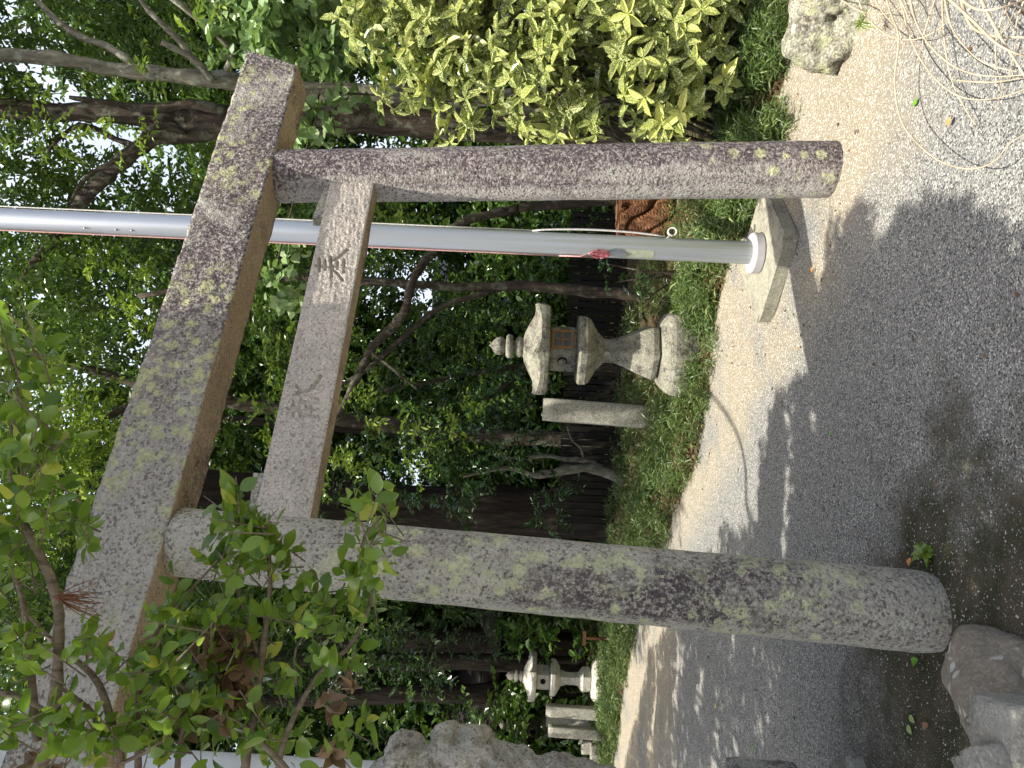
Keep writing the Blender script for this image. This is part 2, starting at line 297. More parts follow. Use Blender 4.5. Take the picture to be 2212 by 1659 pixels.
def bigleaf(C, D, N, L, W, droop=.25, fold=.18, seg=5):
    """rounder, curved leaf for things close to the lens"""
    D, N = nrm(D), nrm(N); S = nrm(np.cross(D, N)); N = np.cross(S, D); n = len(C)
    L = np.broadcast_to(L, n)[:, None, None]; W = np.broadcast_to(W, n)[:, None, None]
    ts = np.linspace(0, 1, seg+1); wd = np.sin(np.pi*ts**.85)**.8*.5; wd[0] = .03; wd[-1] = .01
    T = ts[None, :, None]; wv = wd[None, :, None]; dr = rng.uniform(.2, 1.6, (n, 1, 1))*droop
    mid = C[:, None]+D[:, None]*L*(T-.12*T**2)-N[:, None]*L*dr*T**2
    e = rng.uniform(.4, 1.4, (n, 1, 1))*fold
    l = mid+S[:, None]*W*wv+N[:, None]*W*wv*e; r = mid-S[:, None]*W*wv+N[:, None]*W*wv*e
    V = np.stack([l, mid, r], 2).reshape(-1, 3); k = (seg+1)*3; b = np.arange(n)[:, None]*k; q = []
    for s in range(seg):
        o = s*3; q += [b+A(o, o+1, o+4, o+3).astype(int), b+A(o+1, o+2, o+5, o+4).astype(int)]
    return V, np.stack(q, 1).reshape(-1, 4)
def sprays(blobs, per, m=11, ell=.3, size=.08, wr=.42, up=.6, shell=.35, flat=.75, dens=1.):
    """twigs with alternate leaves through the volume of the blobs; per = twigs per cubic metre"""
    Cs, Ds = [], []
    for (c, r) in blobs:
        n = int(per*dens*4/3*np.pi*r**3*flat)
        d = nrm(rng.normal(size=(n, 3))); q = rng.uniform(0, 1, n)**shell
        # clumps: keep positions where a noise field is high, so gaps open between boughs
        P = c + d*(q*r)[:, None]*A(1, 1, flat)
        keep = noise3(P, .9, 11)+noise3(P, 2.2, 12)*.6 > rng.uniform(-.75, .15, n)
        Cs.append(P[keep]); Ds.append(nrm(d[keep]*.7+rng.normal(size=(keep.sum(), 3))*.6+A(0, 0, -.1)))
    C = np.concatenate(Cs); D = np.concatenate(Ds); n = len(C)
    t = np.linspace(0, 1, m)[None, :, None]; side = nrm(np.cross(D, A(0, 0, 1)+rng.normal(size=(n, 3))*.25))
    sgn = np.where(np.arange(m) % 2 == 0, 1., -1.)[None, :, None]; el = (ell*rng.uniform(.6, 1.3, n))[:, None, None]
    P = C[:, None]+D[:, None]*el*t-A(0, 0, 1)*el*.25*t**2
    LD = nrm(D[:, None]*rng.uniform(.3, .9, (n, m, 1))+side[:, None]*sgn*rng.uniform(.5, 1.1, (n, m, 1))+rng.normal(size=(n, m, 3))*.28)
    LN = nrm(A(0, 0, up)+rng.normal(size=(n, m, 3))*.42+D[:, None]*.1)
    L = size*rng.uniform(.65, 1.25, n*m)
    tint = np.clip(np.repeat(rng.normal(.45, .2, n), m)+rng.normal(0, .13, n*m), 0, 1)
    return P.reshape(-1, 3), LD.reshape(-1, 3), LN.reshape(-1, 3), L, L*wr, tint, (C, D, el[:, 0, 0])
# openings in the canopy: shafts along the sun's direction that end at (x, y, z) with radius r
FL = []
def shafts():
    if not FL:
        for x, y, Y, rr in [(90, 960, 9.0, .75), (200, 1060, 8.8, .55), (60, 740, 8.4, .5), (250, 590, 8.4, .5), (330, 650, 8.4, .45), (150, 850, 8.6, .5), (560, 640, 8.3, .4), (700, 1000, 8.0, .45), (760, 900, 7.9, .35), (960, 900, 8.5, .35), (850, 1000, 8.5, .35), (600, 40, 6.0, .6), (680, 180, 6.0, .45), (560, 150, 6, .4), (600, 560, 6.3, .3), (270, 250, 5.9, .4), (440, 115, 6.0, .3), (1240, 1450, 11.95, .45), (1180, 1440, 11.95, .4), (1320, 1420, 11.2, .55), (1330, 1500, 11.0, .5), (840, 1400, 9.6, .3), (1250, 1540, 11.2, .22), (1330, 1240, 9.3, .25)]:
            FL.append((at(x, y, Y), rr))
        for x, y, z, rr in [(1.0, 6.45, .2, .5), (.5, 6.6, .2, .35), (1.35, 5.9, .2, .6), (-.35, 7.9, .7, .10), (-.12, 8.0, 1.0, .07), (.2, 6.9, 1.4, .10), (.6, 7.0, .5, .14), (.2, 6.7, .4, .16)]: FL.append((A(x, y, z), rr))
    return FL
def opened(P):
    k = np.ones(len(P), bool); wob = 1+.35*noise3(P, 1.1, 201, 2)
    for c, rr in shafts():
        dz = P[:, 2]-c[2]; g_ = P[:, :2]-(SUN[:2]/SUN[2])[None]*dz[:, None]-c[:2]
        k &= ~((dz > .35+rr*.5) & (np.hypot(g_[:, 0], g_[:, 1]) < rr*wob))
    return k
def crown(name, parent, blobs, per, mat, twigmat=None, **k):
    heart = k.pop('heart', False); fold = k.pop('fold', .25)
    P, D, N, L, W, tint, tw = sprays(blobs, per, **k); o_k = opened(P); P, D, N, L, W, tint = [q[o_k] for q in (P, D, N, L, W, tint)]
    V, Fq = leafmesh(P, D, N, L, W, fold=fold, heart=heart)
    return mk(name, V, [Fq], mat, parent, smooth=False, attrs={'tint': np.repeat(tint, 2)})
NLEAF = 0

# ================================================================== SETTING
EX = A(-40, -12, -5.6, -4.17, -2.9, -1.73, -1.12, -.62, -.32, .03, .56, .91, 1.11, 1.25, 1.61, 1.84, 2.0, 2.22, 2.45, 4, 40)
EY = A(26, 14.5, 10.98, 10.16, 9.26, 7.82, 7.34, 6.53, 6.33, 6.16, 6.02, 5.87, 5.4, 4.75, 4.49, 4.62, 4.56, 4.49, 4.55, 4.3, 3.0)
def edge(x): return np.interp(x, EX, EY)
def bankz(x, y):
    d = y-edge(x)+.05*np.sin(x*9)+.03*np.sin(x*23+1)
    z = -.03+.10*np.clip((d+.05)/.35, 0, 1)**.7+.12*np.clip(d/2.5, 0, 1)+.03*np.sin(x*3.1+y*2)*np.clip(d, 0, 1)+.02*np.sin(x*7-y*5)*np.clip(d, 0, 1)
    return np.where(d < -.1, -.06, z)
def grid(xs, ys, zf):
    X, Y = np.meshgrid(xs, ys); V = np.stack([X, Y, zf(X, Y)], -1).reshape(-1, 3); nx = len(xs)
    i = (np.arange(len(ys)-1)[:, None]*nx+np.arange(nx-1)[None]).reshape(-1, 1); return V, i+np.array([[0, 1, nx+1, nx]])
def flatz(x, y): return .010*np.sin(x*1.7+1)*np.sin(y*1.3)+.006*np.sin(x*4.1+y*3)+.004*np.sin(x*9-y*7)
xs = np.concatenate([np.linspace(-60, -8, 14), np.linspace(-7.9, 4, 160), np.linspace(4.2, 60, 14)]); ys = np.concatenate([np.linspace(-30, -1, 10), np.linspace(-.9, 13, 180), np.linspace(14, 90, 14)])
V, Fq = grid(xs, ys, flatz); tag(mk('ground', V, [Fq], M['paving']), kind='structure')
xs = np.concatenate([np.linspace(-40, -8, 24), np.linspace(-7.9, 5, 200), np.linspace(5.3, 40, 24)])
V, Fq = grid(xs, np.linspace(-.15, 1, 90), lambda x, d: x*0); X = V[:, 0]; dd = np.where(V[:, 1] < .5, V[:, 1]*2, 1+(V[:, 1]-.5)**2*120)
Yv = edge(X)+dd; V = np.stack([X, Yv, bankz(X, Yv)+.01*np.sin(X*31)*np.sin(Yv*27)], -1); tag(mk('grass_bank', V, [Fq], M['soil']), kind='structure')

# ================================================================== TORII
L0 = A(-.719, 2.603, 0); tb = A(.8727, .4882, 0); tn = A(.4882, -.8727, 0)
def TP(b, n, z): return L0 + tb*np.asarray(b)[..., None]+tn*np.asarray(n)[..., None]+A(0, 0, 1)*np.asarray(z)[..., None]
tor = empty('torii_gate', TP(1.1, -.12, 0.), 'weathered grey stone torii gate with two round pillars, spanning the gravel path', 'torii gate')
def pillar(b0, b1, r0, r1, mat, seed):
    zs = np.linspace(-.05, 2.80, 90); a = np.arange(72)/72*2*np.pi; f = zs/2.8
    r = r0+(r1-r0)*f; r = r*(1-.10*np.clip((.06-zs)/.1, 0, 1)**2)
    R = TP((b0+(b1-b0)*f)[:, None]+r[:, None]*np.cos(a), -.13+r[:, None]*np.sin(a), zs[:, None]+0*a)
    R += (R-R.mean(1, keepdims=True))*(noise3(R, 1.0, seed)*.018+noise3(R, 9, seed+1, 2)*.008)[..., None]
    return G().loft(R).build('pillar', mat, tor)
p1 = pillar(.025, .145, .146, .130, M['pillarL'], 1); p1['label'] = 'near pillar, pale with yellow green lichen spots'
p2 = pillar(2.235, 2.033, .142, .130, M['pillarR'], 2); p2['label'] = 'far pillar, dark purple grey'
# top beam: rectangular section, slanted ends
def beamrings(bs_lo, bs_hi, n0, n1, z0, z1, M_, kn, kz, seed, amp, rise=0):
    f = np.linspace(0, 1, M_)[:, None]; e = 1
    tN = np.linspace(0, 1, kn+1)[:-1]; tZ = np.linspace(0, 1, kz+1)[:-1]
    sn_ = np.concatenate([n0+(n1-n0)*0*tZ, n0+(n1-n0)*tN, n1+0*tZ, n1+(n0-n1)*tN]); sz_ = np.concatenate([z0+(z1-z0)*tZ, z1+0*tN, z1+(z0-z1)*tZ, z0+0*tN])
    fz = (sz_-z0)/(z1-z0); lo = bs_lo[0]+(bs_lo[1]-bs_lo[0])*fz; hi = bs_hi[0]+(bs_hi[1]-bs_hi[0])*fz
    b = lo+(hi-lo)*f; cz, cn = (z0+z1)/2, (n0+n1)/2
    rz = 1-.012*((np.abs(sz_-cz)/(z1-z0)*2)**30)*((np.abs(sn_-cn)/abs(n1-n0)*2)**30)*8*0
    zz = sz_+0*f+rise*((b-1.05)/1.8)**4
    R = TP(b, sn_+0*f, zz); nz = noise3(R, 1.6, seed)*amp+noise3(R, 12, seed+2, 2)*amp*.5
    ctr = R.mean(1, keepdims=True); R = R+nrm(R-ctr)*nz[..., None]
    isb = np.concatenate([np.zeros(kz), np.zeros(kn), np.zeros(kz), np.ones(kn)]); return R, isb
R, isb = beamrings((-.62, -.75), (2.71, 2.82), 0., -.20, 2.79, 3.085, 260, 14, 20, 3, .006, rise=.012)
g = G().loft(R, cap=False); nq = len(g.F[0]); capidx = []
# gridded end faces
for endi in (0, -1):
    ring = R[endi]; kz, kn = 20, 14
    left = ring[:kz]; c00, c01, c11, c10 = ring[0], ring[kz], ring[kz+kn], ring[2*kz+kn]
    uu, vv = np.meshgrid(np.linspace(0, 1, kn+1), np.linspace(0, 1, kz+1)); P = (c00*((1-uu)*(1-vv))[..., None]+c10*(uu*(1-vv))[..., None]+c01*((1-uu)*vv)[..., None]+c11*(uu*vv)[..., None])
    P[:, 0] = ring[:kz+1]; P[-1, :] = ring[kz:kz+kn+1]; P[:, -1] = ring[kz+kn:2*kz+kn+1][::-1]; P[0, :] = np.concatenate([ring[2*kz+kn:], ring[:1]])[::-1]
    i = (np.arange(kz)[:, None]*(kn+1)+np.arange(kn)[None]).reshape(-1, 1); q = i+np.array([[0, 1, kn+2, kn+1]]); g.add(P, [q])
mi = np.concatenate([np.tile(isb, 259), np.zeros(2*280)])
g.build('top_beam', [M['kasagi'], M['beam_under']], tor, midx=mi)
# tie beam with two carved characters
STR = [(s,  .0065, .015) for s in [[(1.477, 2.478), (1.403, 2.465)], [(1.469, 2.449), (1.411, 2.438)], [(1.489, 2.427), (1.376, 2.404)], [(1.433, 2.487), (1.428, 2.408)], [(1.421, 2.41), (1.396, 2.38), (1.358, 2.35)], [(1.468, 2.412), (1.494, 2.384), (1.533, 2.356)], [(1.463, 2.391), (1.42, 2.384)], [(1.475, 2.362), (1.402, 2.352)], [(1.434, 2.404), (1.433, 2.33)]]]
STR += [([(.776, 2.442), (.78, 2.41), (.799, 2.387), (.826, 2.372), (.861, 2.364)], .0085, .014), ([(.805, 2.455), (.792, 2.437)], .006, .010)]
STR += [(s, .0052, .009) for s in [[(.735, 2.454), (.662, 2.44)], [(.697, 2.467), (.699, 2.427)], [(.73, 2.428), (.668, 2.416)], [(.73, 2.428), (.729, 2.342)], [(.668, 2.416), (.667, 2.331)], [(.718, 2.398), (.682, 2.391)], [(.719, 2.378), (.683, 2.371)], [(.7, 2.395), (.7, 2.342)], [(.793, 2.435), (.742, 2.424)], [(.763, 2.46), (.766, 2.407), (.746, 2.35)]]]
NF, NB, NZ0, NZ1 = -.066, -.166, 2.295, 2.508
bs = np.linspace(.08, 2.12, 560); zs = np.linspace(NZ0, NZ1, 62); B, Z = np.meshgrid(bs, zs)
dep = np.zeros_like(B)
for s, wd, dp in STR:
    dm = np.full(B.shape, 9.)
    for (x0, z0), (x1, z1) in zip(s[:-1], s[1:]):
        dx, dz = x1-x0, z1-z0; tt = np.clip(((B-x0)*dx+(Z-z0)*dz)/(dx*dx+dz*dz), 0, 1); dm = np.minimum(dm, np.hypot(B-x0-tt*dx, Z-z0-tt*dz))
    dep = np.maximum(dep, dp*np.clip((wd-dm)/(wd*.35), 0, 1))
pts = np.stack([B, Z*0, Z], -1); rough = noise3(pts, 17, 5, 3)*.0013+noise3(pts, 48, 6, 2)*.0011
edgef = np.clip(np.minimum(Z-NZ0, NZ1-Z)/.006, 0, 1)
Pf = TP(B, NF-dep+rough-.004*(1-edgef), Z); k = len(bs)
i = (np.arange(61)[:, None]*k+np.arange(k-1)[None]).reshape(-1, 1); g = G().add(Pf.reshape(-1, 3), [i+np.array([[0, 1, k+1, k]])])
# back and the other three sides
tp = Pf[-1]; bt = Pf[0]; bb = TP(bs, NB+0*bs, NZ0+0*bs)+A(0, 0, 1)*(noise3(bt, 6, 8)*.002)[:, None]; bk = TP(bs, NB+0*bs, NZ1+0*bs)
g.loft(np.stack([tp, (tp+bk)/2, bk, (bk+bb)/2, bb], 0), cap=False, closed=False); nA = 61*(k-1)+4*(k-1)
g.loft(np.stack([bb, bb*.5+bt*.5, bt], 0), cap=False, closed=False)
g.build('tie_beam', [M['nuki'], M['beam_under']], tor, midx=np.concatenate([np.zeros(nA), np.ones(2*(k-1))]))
def wedge(b0, b1, h0, h1):
    R = []
    for f in np.linspace(0, 1, 6):
        b = b0+(b1-b0)*f; h = h0+(h1-h0)*f; z0 = NZ1+.003
        R.append(TP(A(b, b, b, b), A(NF-.018, NF-.018, NB+.015, NB+.015), A(z0, z0+h*.8, z0+h, z0)))
    o = G().loft(np.array(R)).build('wedge', M['post'], tor, smooth=False); return o
wedge(2.00, 1.74, .022, .062); wedge(.20, .42, .022, .055)

# ================================================================== LANTERNS
def hexring(r, z, m=6, lift=0., lean=0.):
    a = np.arange(7)/6*2*np.pi; c = np.stack([np.cos(a), np.sin(a)], -1)*r; P = []
    for s in range(6):
        t = np.arange(m)/m; q = c[s]*(1-t)[:, None]+c[s+1]*t[:, None]; wgt = np.abs(2*t-1)**2.6
        q = q*(1-lean*(1-wgt))[:, None]; P.append(np.concatenate([q, (z+lift*wgt)[:, None]], -1))
    return np.concatenate(P)
def circring(r, z, n=36): a = np.arange(n)/n*2*np.pi; return np.stack([np.cos(a)*r, np.sin(a)*r, 0*a+z], -1)
def lantern(loc, rz, s, mat, label, window, round_shaft=False, seed=0, flower=False):
    """kasuga style lantern: base, shaft, platform, light chamber, roof, finial"""
    L_ = empty('stone_lantern', loc, label, 'stone lantern', 'stone lanterns on the bank')
    def put(name, rings, amp=.008, parent=L_, mt=mat):
        R = rot2(np.array(rings)*s, rz)+loc; ct = R.mean((0, 1)); R = R+nrm((R-ct)*A(1, 1, .3))*(noise3(R, 5./s, seed+len(rings))*amp*s)[..., None]
        return G().loft(R).build(name, mt, parent, smooth=name == 'finial')
    H = hexring
    put('base', [H(.40, -.12), H(.41, 0), H(.42, .12), H(.415, .17), H(.40, .20), H(.345, .24), H(.31, .262), H(.25, .272)], .005)
    shaft = [H(.225, .272), H(.262, .295), H(.268, .34), H(.245, .40), H(.20, .49), H(.155, .58), H(.128, .66), H(.118, .72), H(.125, .765), H(.165, .80), H(.185, .82), H(.190, .835)]
    if flower: shaft = [H(.20, .272), H(.225, .29), H(.235, .42), H(.20, .45), H(.13, .50), H(.115, .55), H(.115, .70), H(.13, .76), H(.15, .79), H(.155, .83)]
    put('shaft', shaft, .002)
    put('platform', [H(.20, .835), H(.25, .86), H(.325, .90), H(.345, .93), H(.35, .985), H(.335, 1.005), H(.26, 1.012)], .003)
    ch = put('light_chamber', [H(.205, 1.01), H(.222, 1.03), H(.226, 1.06), H(.226, 1.22), H(.222, 1.25), H(.20, 1.28)], .004)
    roof = [H(.20, 1.262), H(.42, 1.262, lift=.0, lean=.04), H(.45, 1.27, lift=.005, lean=.04), H(.46, 1.30, lift=.015, lean=.04), H(.465, 1.335, lift=.04, lean=.04), H(.45, 1.350, lift=.05, lean=.05), H(.39, 1.362, lift=.03, lean=.03), H(.33, 1.385, lift=.015), H(.275, 1.42, lift=.006), H(.21, 1.458), H(.15, 1.482), H(.09, 1.495)]
    put('roof', roof, .004)
    put('finial', [circring(r, z) for r, z in [(.06, 1.485), (.085, 1.495), (.098, 1.53), (.075, 1.565), (.05, 1.572), (.05, 1.585), (.09, 1.59), (.105, 1.60), (.108, 1.635), (.09, 1.65), (.05, 1.655), (.055, 1.662), (.076, 1.68), (.084, 1.71), (.076, 1.745), (.05, 1.77), (.022, 1.79), (.003, 1.81)]], .004)
    ap = .226*math.cos(math.pi/6)   # apothem of the chamber
    def onface(a, u, v, d):         # u along face, v up, d outwards
        n = A(math.cos(a), math.sin(a), 0); tt = A(-math.sin(a), math.cos(a), 0)
        return loc+rot2((n*(ap+d)+tt*u+A(0, 0, v))*s, rz)
    def slab(g, a, u0, u1, v0, v1, d0, d1):
        q = [(u0, v0), (u1, v0), (u1, v1), (u0, v1)]; g.loft([[onface(a, u, v, d0) for u, v in q], [onface(a, u, v, d1) for u, v in q]])
    if window:
        a = math.pi/6+window*math.pi/3; g = G(); W_, H0, H1 = .088, 1.052, 1.24
        for (u0, u1, v0, v1) in [(-W_, -W_+.018, H0, H1), (W_-.018, W_, H0, H1), (-W_+.018, W_-.018, H0, H0+.018), (-W_+.018, W_-.018, H1-.018, H1)]: slab(g, a, u0, u1, v0, v1, -.01, .012)
        slab(g, a, -.006, .006, H0+.018, H1-.018, -.01, .007); slab(g, a, -W_+.018, -.006, 1.14, 1.152, -.01, .006); slab(g, a, .006, W_-.018, 1.14, 1.152, -.01, .006)
        fr = g.build('window_frame', M['frame'], L_, smooth=False); fr.parent = ch; g = G(); slab(g, a, -W_+.01, W_-.01, H0+.01, H1-.01, -.01, .001)
        pn = g.build('pane', M['pane'], L_, smooth=False); pn.parent = ch
    def disc(face, rad, moon=False):
        a = math.pi/6+face*math.pi/3; n = 24; th = np.arange(n)/n*2*np.pi; cu, cv = 0, 1.14
        if moon:
            th = np.linspace(-2.2, 2.2, 14); outer = [(rad*math.cos(x), rad*math.sin(x)) for x in th]; inner = [(rad*.45+rad*.75*math.cos(x)-rad*.62, rad*.8*math.sin(x)) for x in th[::-1]]; P2 = outer+inner
        else: P2 = [(rad*math.cos(x), rad*math.sin(x)) for x in th]
        o = G().loft([[onface(a, cu+x, cv+y, -.02) for x, y in P2], [onface(a, cu+x, cv+y, .0045) for x, y in P2]]).build('opening', M['hole_shade'], L_, smooth=False); o.parent = ch  # solid dark plug on the face, shade of the hollow is its colour
    return L_, disc
def bloc(x, y):
    p = gnd(x, y, .1)
    for _ in range(4): p = gnd(x, y, float(bankz(p[0], p[1])))
    return p
P1 = gnd(1482, 765, .10)
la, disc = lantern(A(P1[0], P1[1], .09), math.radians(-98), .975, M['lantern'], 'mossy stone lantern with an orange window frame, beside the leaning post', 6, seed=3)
disc(5, .045, True)
P2 = gnd(1308, 1470, .1)
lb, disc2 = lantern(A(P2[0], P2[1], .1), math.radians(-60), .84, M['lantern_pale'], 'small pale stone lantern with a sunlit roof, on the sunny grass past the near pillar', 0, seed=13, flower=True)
disc2(5, .05)
P3 = gnd(1300, 1573, .1)
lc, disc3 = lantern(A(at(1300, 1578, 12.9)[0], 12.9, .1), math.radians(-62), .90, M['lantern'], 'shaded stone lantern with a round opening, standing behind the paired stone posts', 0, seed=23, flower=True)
disc3(5, .055)

# ================================================================== POSTS, STATUE, STONES
def block(name, c, d, rz, mat, label, cat, n=8, jit=.01, seed=0, top=1., tilt=(0, 0), group=None):
    o = G().box(c, d, rz, n, jit, seed, top, tilt).build(name, mat, loc=A(c[0], c[1], c[2]-d[2]/2)); return tag(o, label, cat, group)
pp = at(1395, 898, 8.0)
block('stone_post', (pp[0], 8.0, .72), (.235, .20, 1.25), .15, M['post'], 'leaning square stone post beside the lantern with the orange window', 'stone post', jit=.006, seed=4, tilt=(.03, 0))
for nm, (x, Y, wd, dp_, zt, lb_) in enumerate([(1541, 11.2, .165, .16, .96, 'taller stone post nearest the pale lantern'), (1563, 11.75, .16, .16, .93, 'shaded middle stone post between two others'), (1585, 11.1, .15, .15, .92, 'stone post farthest left in the row of three')]):
    p = at(1295, x, Y); block('stone_post', (p[0], Y, zt/2+.05), (wd, dp_, zt-.1+.1), .1, M['post'], lb_, 'stone post', jit=.004, seed=30+nm, tilt=(.02, 0), group='short square posts by the far lanterns')
for (x, y, Y, d, lb_) in [(1270, 1612, 11.4, (.2, .2, .22), 'small squared stone set upright left of the three posts'), (1285, 1625, 11.2, (.25, .2, .14), 'low flat squared stone at the foot of the far posts')]:
    p = at(x, y, Y); block('stone_block', (p[0], Y, p[2]), d, .2, M['post'], lb_, 'stone block', jit=.006, seed=40)
# lion-dog statue: one continuous carved body
Ys = 2.9; sc_ = Ys/FPX
blobs = [(885, 1672, 0, 66), (878, 1624, .02, 47), (868, 1652, -.12, 44), (850, 1690, .1, 60), (915, 1660, -.10, 40), (945, 1672, 0, 62), (966, 1594, .0, 35), (955, 1622, -.07, 32), (985, 1640, -.11, 30), (1012, 1596, .02, 29), (1030, 1596, -.03, 29), (1018, 1620, -.08, 28), (1042, 1592, 0, 24), (1042, 1625, -.08, 24), (1040, 1600, .06, 22),
         (990, 1690, 0, 76), (1080, 1652, 0, 50), (1062, 1690, -.08, 50), (1118, 1668, 0, 54), (1150, 1682, 0, 50), (1205, 1696, 0, 66), (1225, 1700, -.10, 44), (1262, 1712, 0, 66), (1300, 1722, -.03, 62), (1225, 1790, 0, 110), (1330, 1720, .09, 40), (1330, 1720, -.09, 40), (1400, 1722, .09, 36), (1400, 1722, -.09, 36), (1450, 1712, .09, 40), (1450, 1712, -.09, 40), (1340, 1840, 0, 140), (1430, 1820, .1, 70), (1430, 1820, -.1, 70), (1180, 1870, 0, 80), (960, 1750, 0, 90), (1060, 1750, 0, 90), (1110, 1900, 0, 50), (1040, 1930, 0, 42)]
import bmesh
bm = bmesh.new()
for x, y, dy, r in blobs:
    c = at(x, y, Ys+dy); bmesh.ops.create_icosphere(bm, subdivisions=3, radius=r*sc_, matrix=Matrix.Translation(Vector(c)))
me = bpy.data.meshes.new('body'); bm.to_mesh(me); bm.free(); tmp = bpy.data.objects.new('tmp', me); COL.objects.link(tmp)
m1 = tmp.modifiers.new('r', 'REMESH'); m1.mode = 'VOXEL'; m1.voxel_size = .011
m2 = tmp.modifiers.new('s', 'SMOOTH'); m2.iterations = 2; m2.factor = .5
dg = bpy.context.evaluated_depsgraph_get(); em = bpy.data.meshes.new_from_object(tmp.evaluated_get(dg)); bpy.data.objects.remove(tmp)
Vv = np.zeros(len(em.vertices)*3, np.float32); em.vertices.foreach_get('co', Vv); Vv = Vv.reshape(-1, 3).astype(float)
nn = np.zeros(len(em.vertices)*3, np.float32); em.vertices.foreach_get('normal', nn); nn = nn.reshape(-1, 3)
dsp = noise3(Vv, 9, 77)*.008+noise3(Vv, 30, 78, 2)*.003
hx = at(990, 1640, Ys)         # carved grooves: curls of the mane, the line of the mouth and a brow
def groove(p, q, wd, d):
    p, q = at(*p), at(*q); e = q-p; tt = np.clip(((Vv-p)@e)/(e@e), 0, 1); r = np.linalg.norm(Vv-p-tt[:, None]*e, axis=1); return -d*np.exp(-(r/wd)**2)
for a_, b_ in [((1055, 1575, Ys-.03), (1050, 1660, Ys-.12)), ((925, 1612, Ys-.02), (935, 1660, Ys-.14)), ((990, 1575, Ys), (985, 1640, Ys-.12)), ((1135, 1620, Ys), (1130, 1659, Ys-.1)), ((895, 1620, Ys-.06), (870, 1659, Ys-.14))]: dsp += groove(a_, b_, .018, .016)
for (x, y, dy, rr) in [(868, 1652, -.12, .045), (868, 1652, -.12, .085), (878, 1624, .0, .06), (955, 1622, -.07, .035), (1225, 1700, -.10, .055), (985, 1640, -.11, .03)]:
    c_ = at(x, y, Ys+dy)-A(0, .07, 0); dsp -= .007*np.exp(-((np.linalg.norm((Vv-c_)*A(1, .4, 1), axis=1)-rr)/.008)**2)
dsp += groove((1000, 1560, Ys-.0), (998, 1659, Ys-.12), .012, .018)+groove((1058, 1590, Ys), (1052, 1659, Ys-.12), .012, .016)
Vv += nn*dsp[:, None]
po = at(1500, 1720, Ys); em.vertices.foreach_set('co', (Vv-A(po[0], po[1], po[2])).astype(np.float32).ravel()); em.materials.clear(); em.materials.append(M['statue'])
for p in em.polygons: p.use_smooth = True
em.update()
sto = bpy.data.objects.new('lion_dog_statue', em); COL.objects.link(sto); sto.location = tuple(po)
tag(sto, 'lichened stone guardian lion dog statue with a blunt snout, beside the broadleaf shrub', 'statue')
def edgex(x, y, Y): return at(x, y, Y)[0]
pe = empty('statue_pedestal', (edgex(1650, 1640, 3.1)-.3, 2.95, 0), 'dark and white speckled stone pedestal with rounded corners under the lion dog statue', 'pedestal')
xr = edgex(1650, 1630, 3.14); z0_, z1_ = at(1738, 1640, 3.05)[2], at(1578, 1640, 3.05)[2]
G().box((xr-.40, 2.9, (z0_+z1_)/2), (.80, .50, z1_-z0_), 0, 14, .016, 5).build('cap_stone', M['pedestal'], pe)
G().box((xr-.47, 2.9, (z1_+1.06)/2), (.72, .40, 1.06-z1_), 0, 8, .01, 6).build('upper_block', M['pedestal'], pe)
G().box((xr-.50, 2.9, z0_/2), (.74, .42, z0_), 0, 8, .01, 7).build('lower_block', M['cut'], pe)
cq = gnd(1868, 1627, 0.)
block('stone_slab', (cq[0]-.335, cq[1]+.0, .03), (.48, .48, .09), math.radians(45), M['cut'], 'flat grey stone slab with one pointed corner, on the ground under the speckled pedestal', 'stone slab', jit=.004, seed=8)
def boulder(name, c, r, mat, label, seed, amp=.16, lumps=1.3, loc=None):
    b_ = bmesh.new(); bmesh.ops.create_icosphere(b_, subdivisions=5, radius=1); V = A(*[list(v.co) for v in b_.verts]); Fc = np.array([[v.index for v in f.verts] for f in b_.faces]); b_.free()
    n = noise3(V, .35*lumps, seed)*amp*1.6+noise3(V, 1.1*lumps, seed+1)*amp*.35+noise3(V, 4, seed+2, 2)*amp*.06
    V = V*(1+n)[:, None]*A(*r)+A(*c); return tag(mk(name, V, [Fc], mat, loc=A(c[0], c[1], 0)), label, 'rock')
bc = at(2125, 1500, 2.25)
boulder('boulder', (bc[0]-.005, 2.22, .03), (.165, .26, .18), M['boulder'], 'smooth brown boulder spotted with round pale lichen, beside the near pillar base', 51, .13, 1.0)
boulder('rock', (gnd(1855, 20)[0]+.10, 3.70, .05), (.25, .22, .20), M['rock'], 'lumpy lichen covered rock at the edge of the path below the spotted laurel', 61, .22, 1.6)
boulder('rock', tuple(at(2205, 1405, 2.35)*A(1, 1, 0)+A(0, 0, .02)), (.06, .06, .06), M['rock'], 'small mossy rock beside the brown boulder at the picture edge', 64, .25)
for (x, y, Y, d, rz, tl, lb_, sd) in [(2180, 1665, 2.0, (.28, .15, .19), .55, (0, 0), 'long grey cut stone leaning against the brown boulder', 71), (2205, 1590, 1.86, (.17, .18, .24), .2, (0, 0), 'squarish pale grey cut stone beside the boulder, nearest the corner', 72), (2160, 1705, 1.80, (.17, .13, .21), .75, (0, 0), 'small rounded pale cut stone in front of the long grey one', 73)]:
    p = at(x, y, Y); block('cut_stone', (p[0], Y, max(p[2]-.04, .06)), d, rz, M['cut'], lb_, 'cut stone', n=14, jit=.008, seed=sd, group='grey cut stones heaped by the boulder')

